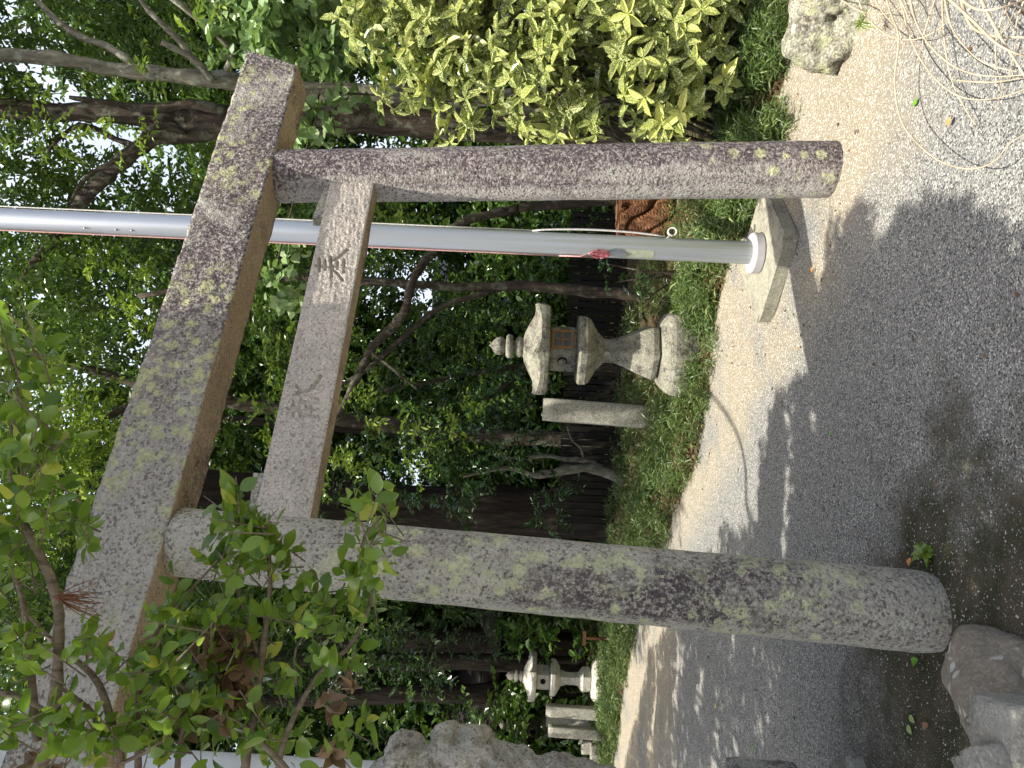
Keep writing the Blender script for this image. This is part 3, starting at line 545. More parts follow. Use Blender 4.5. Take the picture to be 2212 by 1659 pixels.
# ================================================================== FLAGPOLE
fb = gnd(1636, 547, .10); fx, fy = fb[0], fb[1]
fl = empty('flagpole', (fx, fy, 0), 'tall silver metal flagpole on a diamond shaped concrete slab, just behind the torii', 'flagpole')
G().box((fx, fy+.02, .035), (.64, .64, .10), math.radians(47), 8, .004, 9).build('base_slab', M['slab'], fl, smooth=False)
lean = A(.004, 0, 0)
def cyl(g, r, z0, z1, k=40, cx=0, cy=0): g.loft([[(fx+cx+lean[0]*z+r*math.cos(a), fy+cy+r*math.sin(a), z) for a in np.arange(k)/k*2*np.pi] for z in np.linspace(z0, z1, 12)], cap=False); return g
cyl(G(), .071, .1, 4.22).build('pole', M['alu'], fl); cyl(G(), .0675, 4.22, 8.6).build('upper_pole', M['alu'], fl)
g = G(); R = []
for r, z in [(.08, .088), (.126, .089), (.127, .136), (.121, .145), (.074, .148)]: R.append([(fx+r*math.cos(a), fy+r*math.sin(a), z) for a in np.arange(40)/40*2*np.pi])
g.loft(R).build('base_collar', M['collar'], fl, smooth=False)
G().tube([(fx+.035, fy, 8.6), (fx+.035, fy, 8.66), (fx+.035, fy, 8.74), (fx+.035, fy, 8.8)], [.03, .08, .08, .02], 16).build('top_ball', M['cleat'], fl)
def onpole(ang, z, d=0.): return A(fx+lean[0]*z+(.071+d)*math.cos(ang), fy+(.071+d)*math.sin(ang), z)
af = math.radians(-90-8)
g = G(); zc0, zc1 = at(1410, 549, fy)[2], at(1350, 549, fy)[2]; angs = np.linspace(math.radians(-158), math.radians(-112), 12)
g.loft([[onpole(a, zc0, .0015) for a in angs]+[onpole(a, zc0, -.004) for a in angs[::-1]], [onpole(a, zc1, .0015) for a in angs]+[onpole(a, zc1, -.004) for a in angs[::-1]]]).build('cover_plate', M['plate'], fl, smooth=False)
for zz in (4.12, 4.02, 4.32):
    for a in (-130,): p = onpole(math.radians(a), zz); G().tube([p, p+A(math.cos(math.radians(a)), math.sin(math.radians(a)), 0)*.006], [.007, .005], 8).build('rivet', M['cleat'], fl)
zk = at(1293, 557, fy)[2]; ak = math.radians(-128); o_ = A(math.cos(ak), math.sin(ak), 0)
cl = G().tube([onpole(ak, zk), onpole(ak, zk, .03)], .012, 8).tube([onpole(ak, zk+.07, .035), onpole(ak, zk+.03, .028), onpole(ak, zk-.03, .028), onpole(ak, zk-.08, .038)], [.005, .009, .009, .006], 8, sub=3).build('cleat', M['cleat'], fl)
g = G()
for k in range(8):   # cord wound round the cleat
    w_ = .014+.005*math.sin(k*2.1); th = np.linspace(0, 2*np.pi, 25); sd = A(-math.sin(ak), math.cos(ak), 0)
    g.tube([onpole(ak, zk, .032+.004*(k % 3))+sd*(w_+.006*math.sin(k))*math.sin(x)*1.3+A(0, 0, 1)*(.055+.006*math.cos(k*3))*math.cos(x) for x in th], .0042, 6)
g.build('wound_cord', M['redrope'], fl)
g = G(); ah = math.radians(-165); g.tube([onpole(ah, z, .008) for z in np.linspace(zk+.03, 8.55, 14)], .0045, 6); g.tube([onpole(ak, zk+.06, .03), onpole(math.radians(-150), zk+.12, .02), onpole(ah, zk+.25, .008)], .0045, 6); g.build('left_halyard', M['pinkrope'], fl)
g = G(); z0, z1 = at(1435, 515, fy)[2], at(1150, 500, fy)[2]
for k in range(3):
    r_ = [onpole(math.radians(-20+k*14), z0+(z1-z0)*f, .004+.022*math.sin(math.pi*min(1, f*1.0))**.7*(1+.15*k)) for f in np.linspace(0, 1, 16)]
    g.tube(r_, .005, 6)
g.tube([onpole(math.radians(-12), z, .006) for z in np.linspace(z1, 8.55, 12)], .0045, 6)
kn = at(1452, 501, fy-.03); th = np.linspace(0, 4.6*np.pi, 46)   # hitch of loose rope
g.tube([kn+A(.022*math.cos(x)*(1+.06*x/6), -.01*math.sin(x*.7), .026*math.sin(x)) for x in th], .0045, 6)
g.tube([kn+A(-.02, 0, .005), kn+A(-.05, .0, .04), kn+A(-.07, 0.02, .07)], .006, 6); g.build('right_halyard', M['rope'], fl)

# white pole by the statue
wp = at(500, 1690, 3.3); wpo = G(); wx = at(455, 1629, 3.3)[0]
wpo.tube([(wx-.10-.0*z, 3.3, z) for z in (0, 1, 2, 3, 4, 5)], [.1]*6, 24)
tag(wpo.build('white_pole', M['white'], loc=A(wx-.10, 3.3, 0)), 'thick white painted pole behind the shrub, at the picture edge past the near pillar', 'pole')

# ================================================================== BUILDINGS BEHIND
bh = empty('house', (3.0, 18, 0), 'pale mauve house glimpsed through the trees far behind the flagpole', 'house')
G().box((1.0, 19.5, 1.55), (14, 3, 3.1), 0).build('wall', M['wallpaint'], bh, smooth=False)
g = G()
for x in np.arange(-5.9, 8, .3): g.box((x, 17.985, 1.75), (.03, .03, 2.7), 0)
g.build('siding_ribs', M['wallpaint'], bh, smooth=False)
G().loft([[(-6.4, 17.5, 3.1), (8.4, 17.5, 3.1), (8.4, 17.5, 3.2), (-6.4, 17.5, 3.2)], [(-6.4, 19.5, 4.0), (8.4, 19.5, 4.0), (8.4, 19.5, 4.1), (-6.4, 19.5, 4.1)]]).build('roof', M['roofm'], bh, smooth=False)
for x in (-.3, 3.2):
    fr = G().box((x, 17.97, 1.9), (1.3, .05, 1.0), 0).build('window', M['white'], bh, smooth=False); pn = G().box((x, 17.94, 1.9), (1.1, .02, .8), 0).build('pane', M['pane'], bh, smooth=False); pn.parent = fr
fe = empty('wooden_fence', (-.2, 10.2, 0), 'low fence of dark vertical slats in the shade behind the lantern with the orange window', 'fence')
g = G()
for k, x in enumerate(np.arange(-2.0, 2.4, .095)): g.box((x, 10.2+.01*(k % 2), .52), (.08, .02, .95+.02*math.sin(k*5)), 0)
g.build('slats', M['darkwood'], fe, smooth=False)
g = G(); [g.box((.2, 10.24, z), (4.5, .05, .07), 0) for z in (.3, .8)]; g.build('rails', M['darkwood'], fe, smooth=False)
sh = empty('wooden_shed', (-6.3, 14.5, 0), 'dark wooden shed with a sloping roof in deep shade behind the small pale lantern', 'shed')
G().box((-6.2, 14.6, 1.0), (4.2, 2.4, 2.2), 0).build('wall', M['darkwood'], sh, smooth=False)
G().loft([[(-8.6, 13.0, 1.75), (-3.8, 13.0, 1.75), (-3.8, 13.0, 1.87), (-8.6, 13.0, 1.87)], [(-8.6, 15.2, 2.9), (-3.8, 15.2, 2.9), (-3.8, 15.2, 3.0), (-8.6, 15.2, 3.0)]]).build('roof', M['darkwood'], sh, smooth=False)
tb_ = at(1265, 1378, 10.3); tt_ = empty('garden_tap', (tb_[0], 10.3, 0), 'small rusty red iron stand in the grass just left of the near pillar', 'iron stand')
G().box((tb_[0], 10.3, tb_[2]-.22), (.035, .035, .52), 0).build('post', M['barkred'], tt_, smooth=False); G().box((tb_[0], 10.29, tb_[2]+.02), (.20, .04, .045), 0).build('bar', M['barkred'], tt_, smooth=False)

# ================================================================== TREES
def limb(pts, seg=5):   # pts: (x, y, Y, radius_m)
    P = np.array([at(x, y, Y) for x, y, Y, r in pts]); return P, [p[3] for p in pts]
def tree(name, base, label, limbs, bmat, crowns, group='trees behind the torii', cat='tree'):
    t_ = empty(name, base, label, cat, group); g = G()
    for k, l in enumerate(limbs): P, r = limb(l); g.tube(P, r, 10, wob=.25, seed=k+len(label), sub=5)
    g.build('trunk', bmat, t_)
    for blobs, per, mat, kw in crowns:
        crown('crown', t_, [(at(x, y, Y), r) for x, y, Y, r in blobs], per, mat, **kw)
    return t_
K1 = dict(m=12, ell=.30, size=.082, wr=.44, dens=2.6)
P = gnd(1560, 190)
tree('evergreen_tree', (at(1500, 200, 6.6)[0], 6.6, 0), 'slender pale barked tree with lichened trunk rising behind the far end of the top beam',
     [[(1560, 215, 6.8, .11), (1200, 215, 6.8, .10), (900, 205, 6.7, .09), (650, 195, 6.7, .08), (480, 172, 6.6, .075), (330, 158, 6.6, .07), (250, 152, 6.6, .065), (120, 126, 6.5, .06), (-20, 118, 6.5, .05), (-400, 90, 6.5, .04), (-700, 60, 6.5, .02)],
      [(470, 165, 6.6, .04), (430, 140, 6.5, .032), (380, 80, 6.4, .028), (310, 10, 6.3, .02), (280, -60, 6.3, .01)], [(300, 157, 6.6, .04), (250, 110, 6.6, .035), (150, 65, 6.6, .03), (60, -20, 6.6, .02)],
      [(490, 150, 6.5, .03), (500, 115, 6.3, .028), (470, 75, 6.2, .026), (375, 0, 6.0, .02), (300, -60, 6, .015)], [(460, 175, 6.5, .035), (420, 130, 6.4, .03), (350, 90, 6.3, .025)]],
     M['barkpale'], [([(-250, 40, 6.6, .8), (40, 40, 7.2, .8), (330, 30, 7.6, .75), (-80, -150, 7, 1.0)], 62, M['leafA'], K1), ([(60, 230, 6.0, .34), (270, 250, 5.9, .34), (440, 115, 6.0, .28), (300, 100, 6.2, .22)], 150, M['leafC'], dict(m=10, ell=.2, size=.075, wr=.38))])
tree('evergreen_tree', (at(1500, 270, 7.0)[0], 7.0, 0), 'thick brown trunk with forking boughs crossing behind the flagpole',
     [[(1560, 285, 7.2, .16), (1100, 275, 7.1, .15), (830, 255, 7.0, .15), (640, 262, 7.0, .145), (500, 262, 7.0, .14), (400, 248, 7.0, .11), (300, 245, 7.0, .10), (130, 240, 7.0, .09), (-20, 232, 7.0, .08), (-450, 220, 7, .05)],
      [(560, 262, 7.0, .09), (400, 290, 7.0, .08), (330, 300, 7.0, .075), (270, 345, 7.0, .075), (220, 390, 7.1, .07), (180, 430, 7.2, .065), (130, 500, 7.3, .06), (60, 590, 7.4, .045), (0, 700, 7.5, .03)],
      [(400, 285, 6.9, .04), (330, 275, 6.8, .03), (280, 330, 6.8, .026), (190, 380, 6.8, .02), (150, 440, 6.9, .012)], [(490, 240, 6.9, .05), (410, 225, 6.8, .045), (330, 235, 6.8, .04), (250, 225, 6.8, .03), (150, 210, 6.7, .02)],
      [(300, 320, 7.1, .04), (250, 300, 7.2, .03), (170, 270, 7.2, .022), (100, 330, 7.2, .016)]],
     M['barkbrown'], [([(40, 400, 8.0, .75), (250, 460, 8.3, .65), (400, 380, 8.5, .55), (90, 560, 8.4, .7), (330, 590, 8.8, .6)], 62, M['leafA'], K1), ([(80, 300, 6.3, .26), (150, 180, 6.4, .2), (300, 210, 6.2, .22), (240, 240, 6.1, .2), (200, 420, 6.6, .25)], 130, M['leafC'], dict(m=10, ell=.2, size=.072, wr=.38))])
tree('evergreen_tree', (at(1500, 620, 8.2)[0], 8.2, .15), 'slim straight trunk and long curved boughs just right of the orange windowed lantern',
     [[(1420, 640, 8.3, .07), (1300, 632, 8.3, .065), (1150, 618, 8.2, .06), (1000, 620, 8.2, .05), (860, 612, 8.2, .045), (600, 600, 8.2, .04), (300, 640, 8.2, .03)],
      [(1120, 450, 8.2, .045), (1000, 480, 8.1, .045), (930, 550, 8.1, .045), (890, 610, 8.0, .048), (870, 680, 8.0, .05), (800, 760, 8.0, .045), (745, 870, 8.0, .04), (690, 950, 8.0, .035), (600, 1040, 8.0, .02)],
      [(1080, 625, 8.2, .03), (960, 660, 8.1, .03), (880, 720, 8.1, .03), (790, 800, 8.1, .025), (700, 850, 8.1, .02)], [(800, 760, 8.0, .02), (840, 790, 7.9, .018), (900, 840, 7.8, .012)], [(1420, 420, 8.3, .06), (1250, 440, 8.3, .055), (1120, 450, 8.2, .05)]],
     M['barkbrown'], [([(620, 560, 8.6, .6), (560, 700, 8.8, .55), (640, 860, 8.6, .5), (820, 900, 8.5, .55), (840, 560, 9.2, .55), (950, 700, 9.3, .5)], 66, M['leafA'], K1), ([(700, 1000, 8.0, .4), (760, 900, 7.8, .25), (840, 480, 8.8, .4), (560, 900, 8.2, .3), (620, 740, 8.0, .3), (1000, 900, 8.2, .25), (890, 960, 8.2, .25)], 95, M['leafC'], K1)])
tree('evergreen_tree', (at(1400, 900, 10.5)[0], 10.5, .2), 'tall tree whose bright green crown fills the gap above the top beam',
     [[(1390, 955, 10.5, .12), (1100, 945, 10.5, .11), (700, 900, 10.3, .1), (350, 840, 10, .08), (50, 760, 9.8, .05), (-300, 700, 9.6, .03)], [(350, 840, 10, .05), (180, 930, 9.7, .04), (50, 1020, 9.5, .02)], [(500, 860, 10.1, .05), (300, 700, 10, .04), (100, 620, 10, .02)]],
     M['barkbrown'], [([(90, 960, 9.0, .75), (200, 1060, 8.8, .5), (10, 1120, 8.8, .7), (-60, 880, 9.2, .6), (230, 920, 9.0, .45), (330, 650, 8.6, .4), (250, 560, 8.4, .4), (60, 740, 8.4, .4), (150, 850, 8.5, .4), (30, 600, 8.3, .3), (130, 640, 8.2, .25)], 64, M['leafC'], K1), ([(-300, 1300, 9.6, 1.0), (230, 640, 9.4, .55), (120, 720, 9.8, .45), (340, 760, 9.8, .4), (60, 640, 9.6, .6), (-200, 640, 9.6, .9)], 62, M['leafA'], K1)])
tree('camellia_tree', (at(1400, 850, 9.3)[0], 9.3, .2), 'glossy dark leaved camellia behind the lantern and stone post',
     [[(1385, 800, 9.4, .05), (1150, 790, 9.3, .045), (950, 820, 9.2, .03), (800, 850, 9.1, .02)], [(1150, 790, 9.3, .03), (1000, 900, 9.2, .02), (880, 980, 9.1, .015)]],
     M['barkbrown'], [([(880, 790, 8.9, .5), (960, 900, 8.8, .55), (1060, 830, 8.9, .45), (850, 1030, 8.9, .55), (980, 1040, 8.9, .5), (1090, 960, 9.0, .4), (1000, 680, 9.4, .4), (1120, 700, 9.6, .4), (1180, 1090, 9.4, .35), (720, 1090, 8.9, .5)], 85, M['leafB'], dict(m=12, ell=.26, size=.078, wr=.48, dens=2.2))])
tree('twisted_tree', (at(1375, 1048, 9.6)[0], 9.6, .15), 'small pale tree with a bent forked trunk in front of the broad dark trunk',
     [[(1390, 1050, 9.6, .075), (1350, 1042, 9.6, .07), (1310, 1020, 9.6, .068), (1270, 1012, 9.55, .062), (1230, 1014, 9.5, .056), (1190, 1022, 9.5, .052), (1150, 1026, 9.5, .045), (1120, 1015, 9.5, .035), (1080, 1012, 9.5, .025), (1000, 1030, 9.5, .015)],
      [(1300, 1010, 9.6, .04), (1260, 995, 9.6, .036), (1220, 992, 9.6, .03), (1180, 985, 9.6, .025), (1120, 990, 9.6, .018), (1060, 980, 9.6, .01)], [(1260, 995, 9.6, .018), (1255, 970, 9.6, .015), (1235, 950, 9.6, .012), (1225, 920, 9.6, .01)], [(1140, 1022, 9.5, .02), (1110, 1000, 9.5, .018), (1075, 970, 9.5, .014)]],
     M['barkpale'], [([(1040, 990, 9.6, .3)], 70, M['leafB'], K1)])
tree('old_tree', (at(1370, 1105, 10.8)[0], 10.8, .1), 'broad dark trunk with deep furrowed bark, directly beside the near pillar',
     [[(1385, 1108, 10.8, .48), (1340, 1108, 10.8, .42), (1250, 1108, 10.8, .38), (1100, 1105, 10.8, .36), (900, 1095, 10.8, .33), (500, 1060, 10.8, .28), (0, 1000, 10.8, .2), (-500, 950, 10.8, .1)]],
     M['barkdark'], [([(600, 1250, 10, .7), (750, 1330, 9.6, .6), (420, 1330, 9.8, .7), (250, 1250, 9.8, .7), (100, 1350, 9.6, .8), (250, 1480, 9.6, .8), (-200, 1450, 9.6, 1.2), (-550, 1200, 10, 1.5)], 55, M['leafA'], K1)])
tree('old_tree', (at(1330, 1370, 13.5)[0], 13.5, .1), 'dark shaded trunk left of the near pillar, behind the small pale lantern',
     [[(1330, 1400, 13.5, .3), (1200, 1395, 13.5, .26), (900, 1380, 13.5, .22), (400, 1350, 13.5, .15), (0, 1330, 13.5, .08)], [(1330, 1505, 13.0, .24), (1150, 1498, 13.0, .2), (900, 1500, 12.8, .16), (500, 1520, 12.6, .1)]],
     M['barkdark'], [([(980, 1330, 11.2, .55), (900, 1420, 11.0, .55), (1060, 1400, 11.4, .4), (980, 1500, 10.6, .5), (820, 1520, 10.4, .6), (1000, 1600, 11, .5), (1130, 1320, 11.6, .35), (640, 1480, 10.5, .7), (640, 1620, 10, .7), (850, 1640, 10.2, .6), (420, 1600, 10, .8)], 80, M['fir'], dict(m=16, ell=.34, size=.075, wr=.28, dens=2.4)), ([(840, 1400, 9.6, .4), (900, 1480, 9.6, .35), (720, 1440, 9.6, .4)], 90, M['leafB'], dict(m=11, ell=.26, size=.085, wr=.5, dens=2.))])
tree('old_tree', (at(1330, 950, 12)[0], 12, .1), 'dark upright trunk in deep shade between the leaning stone post and the pale bent tree',
     [[(1330, 945, 12, .14), (1150, 948, 12, .12), (900, 935, 12, .1), (400, 900, 12, .06)]], M['barkdark'], [([(1150, 890, 12.2, .3), (700, 760, 12, .9), (480, 930, 11, .35)], 40, M['leafA'], K1)])
# rear woodland: one far mass that closes the view
V0 = []
for _ in range(420):
    x = rng.uniform(-12, 12); z = 11*rng.uniform(0, 1)**1.35; V0.append((A(x, rng.uniform(13.5, 17.5), z), rng.uniform(.8, 1.4)))
for _ in range(60): V0.append((A(rng.uniform(-10, 8), rng.uniform(11.5, 13.5), rng.uniform(.1, 1.9)), rng.uniform(.5, .9)))
P, D, N, L_, W_, tint, _t = sprays(V0, 34, m=12, ell=.5, size=.15, wr=.55); V, Fq = leafmesh(P, D, N, L_, W_)
tag(mk('woodland', V, [Fq], M['leafA'], smooth=False, attrs={'tint': np.repeat(tint*.7, 2)}), 'dense dark woodland closing the view behind every tree', 'woodland', kind='stuff')
# canopy above the picture, that shades the lower wood
tree('shade_tree', (-3.2, 10.2, 0), 'dark trunk holding the dense canopy over the left side of the grove', [[(1350, 1440, 12.6, .16), (1000, 1430, 12.4, .14), (500, 1420, 12, .12), (0, 1400, 11.5, .1), (-600, 1300, 11, .05)]], M['barkdark'],
     [([(-500, 1500, 9.5, 1.4), (-800, 1700, 10, 1.6), (-900, 600, 13, 1.4), (-900, 1000, 13, 1.6), (-350, 1750, 8.6, 1.1)], 42, M['leafA'], K1)])

lt = lambda x, y, h: A(x, y, 0)+SUN*(h/SUN[2])
cp = bpy.data.objects['shade_tree']
crown('crown', cp, [(lt(x, y, h), q) for x, y, h, q in [(.25, 7.75, 6.6, .95), (-.9, 8.1, 6.8, 1.0), (1.5, 8.4, 6.5, 1.0), (-.3, 9.4, 7.5, 1.3), (1.6, 10.2, 7.5, 1.3), (-2.2, 9.6, 7.2, 1.1), (3.4, 8.6, 7.4, 1.3), (3.0, 10.8, 7.6, 1.4), (-1.2, 11.5, 7.8, 1.4)]], 34, M['leafA'], **K1)
# creeper draped on the trunks
cr = empty('creeper', (at(1000, 100, 6.0)[0], 6.0, .2), 'pale green round leaved creeper hanging behind the far end of the top beam', 'creeper')
g = G(); [g.tube([at(x0, y0, 6.1), at((x0+x1)/2, (y0+y1)/2+15, 6.0), at(x1, y1, 6.0)], .008, 6, sub=4) for x0, y0, x1, y1 in [(1500, 90, 700, 100), (700, 100, 480, 60), (700, 100, 560, 230), (690, 200, 600, 560), (800, 150, 640, 10), (1400, 200, 720, 200)]]; g.build('stems', M['barkbrown'], cr)
crown('leaves', cr, [(at(x, y, Y), r) for x, y, Y, r in [(520, 40, 6.1, .34), (620, 40, 6.0, .38), (700, 120, 6.0, .30), (600, 140, 5.9, .32), (680, 220, 6.0, .24), (560, 220, 6.0, .22), (640, 300, 6.0, .22), (480, 100, 6.2, .2), (600, 480, 6.2, .20), (590, 560, 6.3, .22), (600, 620, 6.3, .18), (730, 60, 6.0, .25), (610, 420, 6.1, .18), (450, 20, 6.2, .25), (760, 160, 6.0, .2), (540, 130, 6.0, .3), (620, 250, 5.9, .22), (500, -60, 6.1, .4), (650, -80, 6.1, .4)]], 420, M['ivy'], m=7, ell=.16, size=.085, wr=.95, heart=True, up=.55, fold=.12)

# spotted laurel: whorls of long leaves at the branch ends
au = empty('spotted_laurel_shrub', (2.35, 5.35, .1), 'tall yellow spotted laurel shrub in full sun, right of the far torii pillar', 'shrub')
Cs = []
for (x, y, Y, r) in [(820, 60, 5.4, .30), (860, 150, 5.4, .28), (950, 40, 5.4, .42), (1000, 200, 5.3, .32), (960, 270, 5.3, .20), (1080, 90, 5.3, .45), (1130, 200, 5.25, .34), (1180, 40, 5.2, .42), (1230, 150, 5.15, .40), (1160, 270, 5.2, .16), (1300, 60, 5.1, .42), (1330, 190, 5.05, .36), (1250, 280, 5.15, .14), (1400, 100, 5.0, .40), (1420, 220, 5.0, .28), (1480, 60, 4.95, .34), (1460, 270, 5.0, .14), (1520, 160, 4.95, .25), (900, -60, 5.5, .5), (1150, -120, 5.3, .6), (1400, -100, 5.1, .5), (1560, 10, 4.9, .22), (780, 40, 5.5, .2)]:
    c = at(x, y, Y); n = int(72*(r/.35)**2.3); d = nrm(rng.normal(size=(n, 3))); P = c+d*(r*rng.uniform(.35, 1, n)**.5)[:, None]*1.05; kq = noise3(P, 1.5, 303)+.5*noise3(P, 3.4, 304) > rng.uniform(-.7, .1, n); Cs.append(np.concatenate([P, d], 1)[kq])
Cs = np.concatenate(Cs); P, d = Cs[:, :3], Cs[:, 3:]; tipd = nrm(d*.6+A(-.1, -.4, .6)+rng.normal(size=P.shape)*.25); m = 5
ua = nrm(np.cross(tipd, A(.3, .2, 1))); va = np.cross(tipd, ua); th = (np.arange(m)[None]*2.4+rng.uniform(0, 6, (len(P), 1)))
D = rng.normal(size=(len(P), m, 3))*.35+tipd[:, None]*rng.uniform(.0, .9, (len(P), m, 1))+ua[:, None]*np.cos(th)[..., None]+va[:, None]*np.sin(th)[..., None]+A(0, 0, -.15); N = nrm(tipd[:, None]+D*-.2+rng.normal(size=D.shape)*.15)
L_ = rng.uniform(.075, .15, len(P)*m); V, Fq = leafmesh(np.repeat(P, m, 0), D.reshape(-1, 3), N.reshape(-1, 3), L_, L_*.43, fold=.14, droop=.3)
tin = np.clip(np.repeat(rng.normal(.5, .25, len(P)), m)+rng.normal(0, .1, len(P)*m), 0, 1)
mk('leaves', V, [Fq], M['aucuba'], au, smooth=False, attrs={'tint': np.repeat(tin, 2)})
g = G()
for k in range(60):
    q = P[rng.integers(len(P))]; b0 = A(2.35+rng.normal()*.35, 5.4+rng.normal()*.2, .1); g.tube([b0, (b0+q)/2+rng.normal(size=3)*.08+A(0, .05, .1), q], [.016, .011, .005], 5, sub=4)
g.build('stems', M['barkbrown'], au)

# near shrub over the statue
nsx = empty('broadleaf_shrub', (-1.75, 1.9, 0), 'near shrub with yellowing leaves whose shoots reach across the near end of the torii', 'shrub')
stems = [[(1700, 1760, 1.75, .022), (560, 1760, 1.75, .016), (530, 1659, 1.7, .011), (550, 1540, 1.68, .010), (567, 1406, 1.66, .009), (580, 1313, 1.65, .007), (583, 1230, 1.65, .005), (570, 1110, 1.65, .003)], [(593, 1700, 1.7, .008), (617, 1590, 1.68, .007), (683, 1463, 1.66, .006), (745, 1406, 1.65, .0055), (780, 1353, 1.65, .005), (800, 1285, 1.65, .004), (780, 1180, 1.64, .003), (830, 1110, 1.64, .002)],
         [(70, 1700, 1.5, .014), (103, 1606, 1.5, .013), (120, 1506, 1.5, .012), (127, 1373, 1.5, .011), (123, 1293, 1.5, .010), (90, 1206, 1.5, .009), (43, 1106, 1.5, .007), (20, 980, 1.5, .005), (40, 830, 1.5, .003), (10, 700, 1.5, .002)], [(80, 1600, 1.55, .009), (67, 1440, 1.55, .008), (60, 1356, 1.55, .007), (43, 1273, 1.55, .006), (20, 1206, 1.55, .005), (0, 1100, 1.55, .004), (-40, 950, 1.5, .003)],
         [(260, 1640, 1.55, .012), (215, 1480, 1.55, .007), (130, 1400, 1.55, .005), (60, 1330, 1.55, .003)], [(230, 1600, 1.55, .008), (200, 1540, 1.55, .006), (165, 1510, 1.55, .005), (110, 1470, 1.55, .003)], [(560, 1420, 1.67, .005), (530, 1330, 1.66, .004), (500, 1240, 1.66, .003), (470, 1190, 1.66, .002)],
         [(300, 1700, 1.6, .009), (300, 1500, 1.6, .006), (330, 1380, 1.62, .005), (400, 1290, 1.64, .004), (470, 1210, 1.65, .002)], [(380, 1700, 1.65, .007), (400, 1560, 1.65, .005), (480, 1440, 1.65, .003)], [(650, 1700, 1.6, .007), (560, 1600, 1.65, .006), (450, 1540, 1.65, .005), (350, 1430, 1.65, .003)], [(260, 1650, 1.55, .005), (360, 1590, 1.55, .004), (330, 1480, 1.55, .003)], [(-60, 1500, 1.5, .01), (30, 1500, 1.5, .006), (140, 1560, 1.5, .004)],
         [(1700, 1800, 1.9, .02), (700, 1760, 1.8, .014), (200, 1740, 1.6, .014), (70, 1700, 1.5, .014)], [(740, 1400, 1.66, .004), (720, 1330, 1.66, .003), (745, 1260, 1.66, .002)], [(640, 1480, 1.68, .004), (640, 1400, 1.67, .003), (690, 1340, 1.66, .002)]]
g = G()
for k, l in enumerate(stems): P, r = limb(l); g.tube(P, r, 7, wob=.2, seed=k, sub=4)
PP, DD = [], []
def shootleaves(x, y, Y, rx, ry, n):
    n = int(n*.98+.5)
    for _ in range(n):
        a, q = random.uniform(0, 6.28), random.random()**.6; c = at(x+rx*q*math.cos(a), y+ry*q*math.sin(a), Y+random.gauss(0, .07)); d = nrm(rng.normal(size=3)*.5+A(.45, -.1, .35))
        m = random.randint(3, 5)
        for j in range(m):
            s = nrm(np.cross(d, rng.normal(size=3))); PP.append(c+d*j*.016); DD.append(nrm(d*.5+s*.9))
        if random.random() < .35: g.tube([c-d*.05, c, c+d*.07], [.002, .0016, .001], 5)
for b in [(550, 1120, 1.65, 60, 55, 22), (580, 1200, 1.65, 60, 60, 24), (500, 1240, 1.66, 35, 60, 9), (820, 1130, 1.64, 45, 60, 13), (790, 1230, 1.65, 45, 60, 18), (60, 780, 1.5, 60, 90, 16), (50, 900, 1.5, 60, 90, 20), (90, 1010, 1.5, 60, 70, 22), (90, 1130, 1.5, 60, 60, 15), (60, 1250, 1.53, 80, 60, 12), (180, 1140, 1.52, 30, 40, 7), (430, 1330, 1.62, 60, 50, 14), (520, 1340, 1.66, 60, 50, 9), (90, 1420, 1.5, 110, 60, 15), (130, 1580, 1.5, 150, 70, 26), (300, 1480, 1.58, 80, 60, 16), (300, 1600, 1.55, 90, 50, 15), (440, 1580, 1.65, 80, 60, 17), (480, 1450, 1.65, 60, 70, 12), (600, 1620, 1.65, 70, 40, 11), (640, 1330, 1.66, 60, 50, 13), (730, 1320, 1.66, 50, 60, 11), (690, 1440, 1.66, 60, 50, 8), (760, 1590, 1.7, 60, 50, 9), (240, 1430, 1.58, 40, 40, 6), (380, 1390, 1.6, 50, 40, 9), (590, 1500, 1.68, 60, 60, 10), (-60, 1000, 1.5, 80, 250, 25)]: shootleaves(*b)
g.build('stems', M['twig'], nsx)
PP, DD = np.array(PP), np.array(DD); NN = nrm(A(-.1, -.35, .75)+rng.normal(size=PP.shape)*.5); LL = rng.uniform(.034, .058, len(PP)); V, Fq = bigleaf(PP, DD, NN, LL, LL*.55)
tin = np.clip(rng.normal(.5, .26, len(PP)), 0, 1); mk('leaves', V, [Fq], M['near'], nsx, attrs={'tint': np.repeat(tin, 10)})
PP, DD = [], []
for x, y, rx, ry, n in [(470, 1400, 45, 30, 60), (500, 1460, 35, 40, 70), (425, 1545, 40, 30, 45), (470, 1520, 40, 30, 30), (710, 1530, 20, 20, 10), (700, 1650, 30, 20, 8), (80, 1650, 50, 20, 22), (225, 1400, 10, 16, 6), (740, 1480, 25, 20, 10)]:
    for _ in range(n): PP.append(at(x+random.gauss(0, rx*.6), y+random.gauss(0, ry*.6), 1.66+random.gauss(0, .03))); DD.append(rng.normal(size=3)+A(0, 0, -.5))
PP, DD = np.array(PP), np.array(DD); LL = rng.uniform(.03, .055, len(PP)); V, Fq = bigleaf(PP, DD, rng.normal(size=PP.shape), LL, LL*.5, droop=.6, fold=.6); mk('dead_leaves', V, [Fq], M['dead'], nsx, attrs={'tint': np.repeat(rng.uniform(0, 1, len(PP)), 10)})
# brown pine-needle tuft caught on a shoot
g = G(); q0 = at(118, 1290, 1.48)
for k in range(26): e_ = at(210+random.gauss(0, 12), 1300+random.gauss(0, 26), 1.46+random.gauss(0, .02)); g.tube([q0, (q0+e_)/2+rng.normal(size=3)*.004, e_], [.0012, .0010, .0006], 4, sub=2)
g.build('needle_tuft', M['barkred'], nsx)

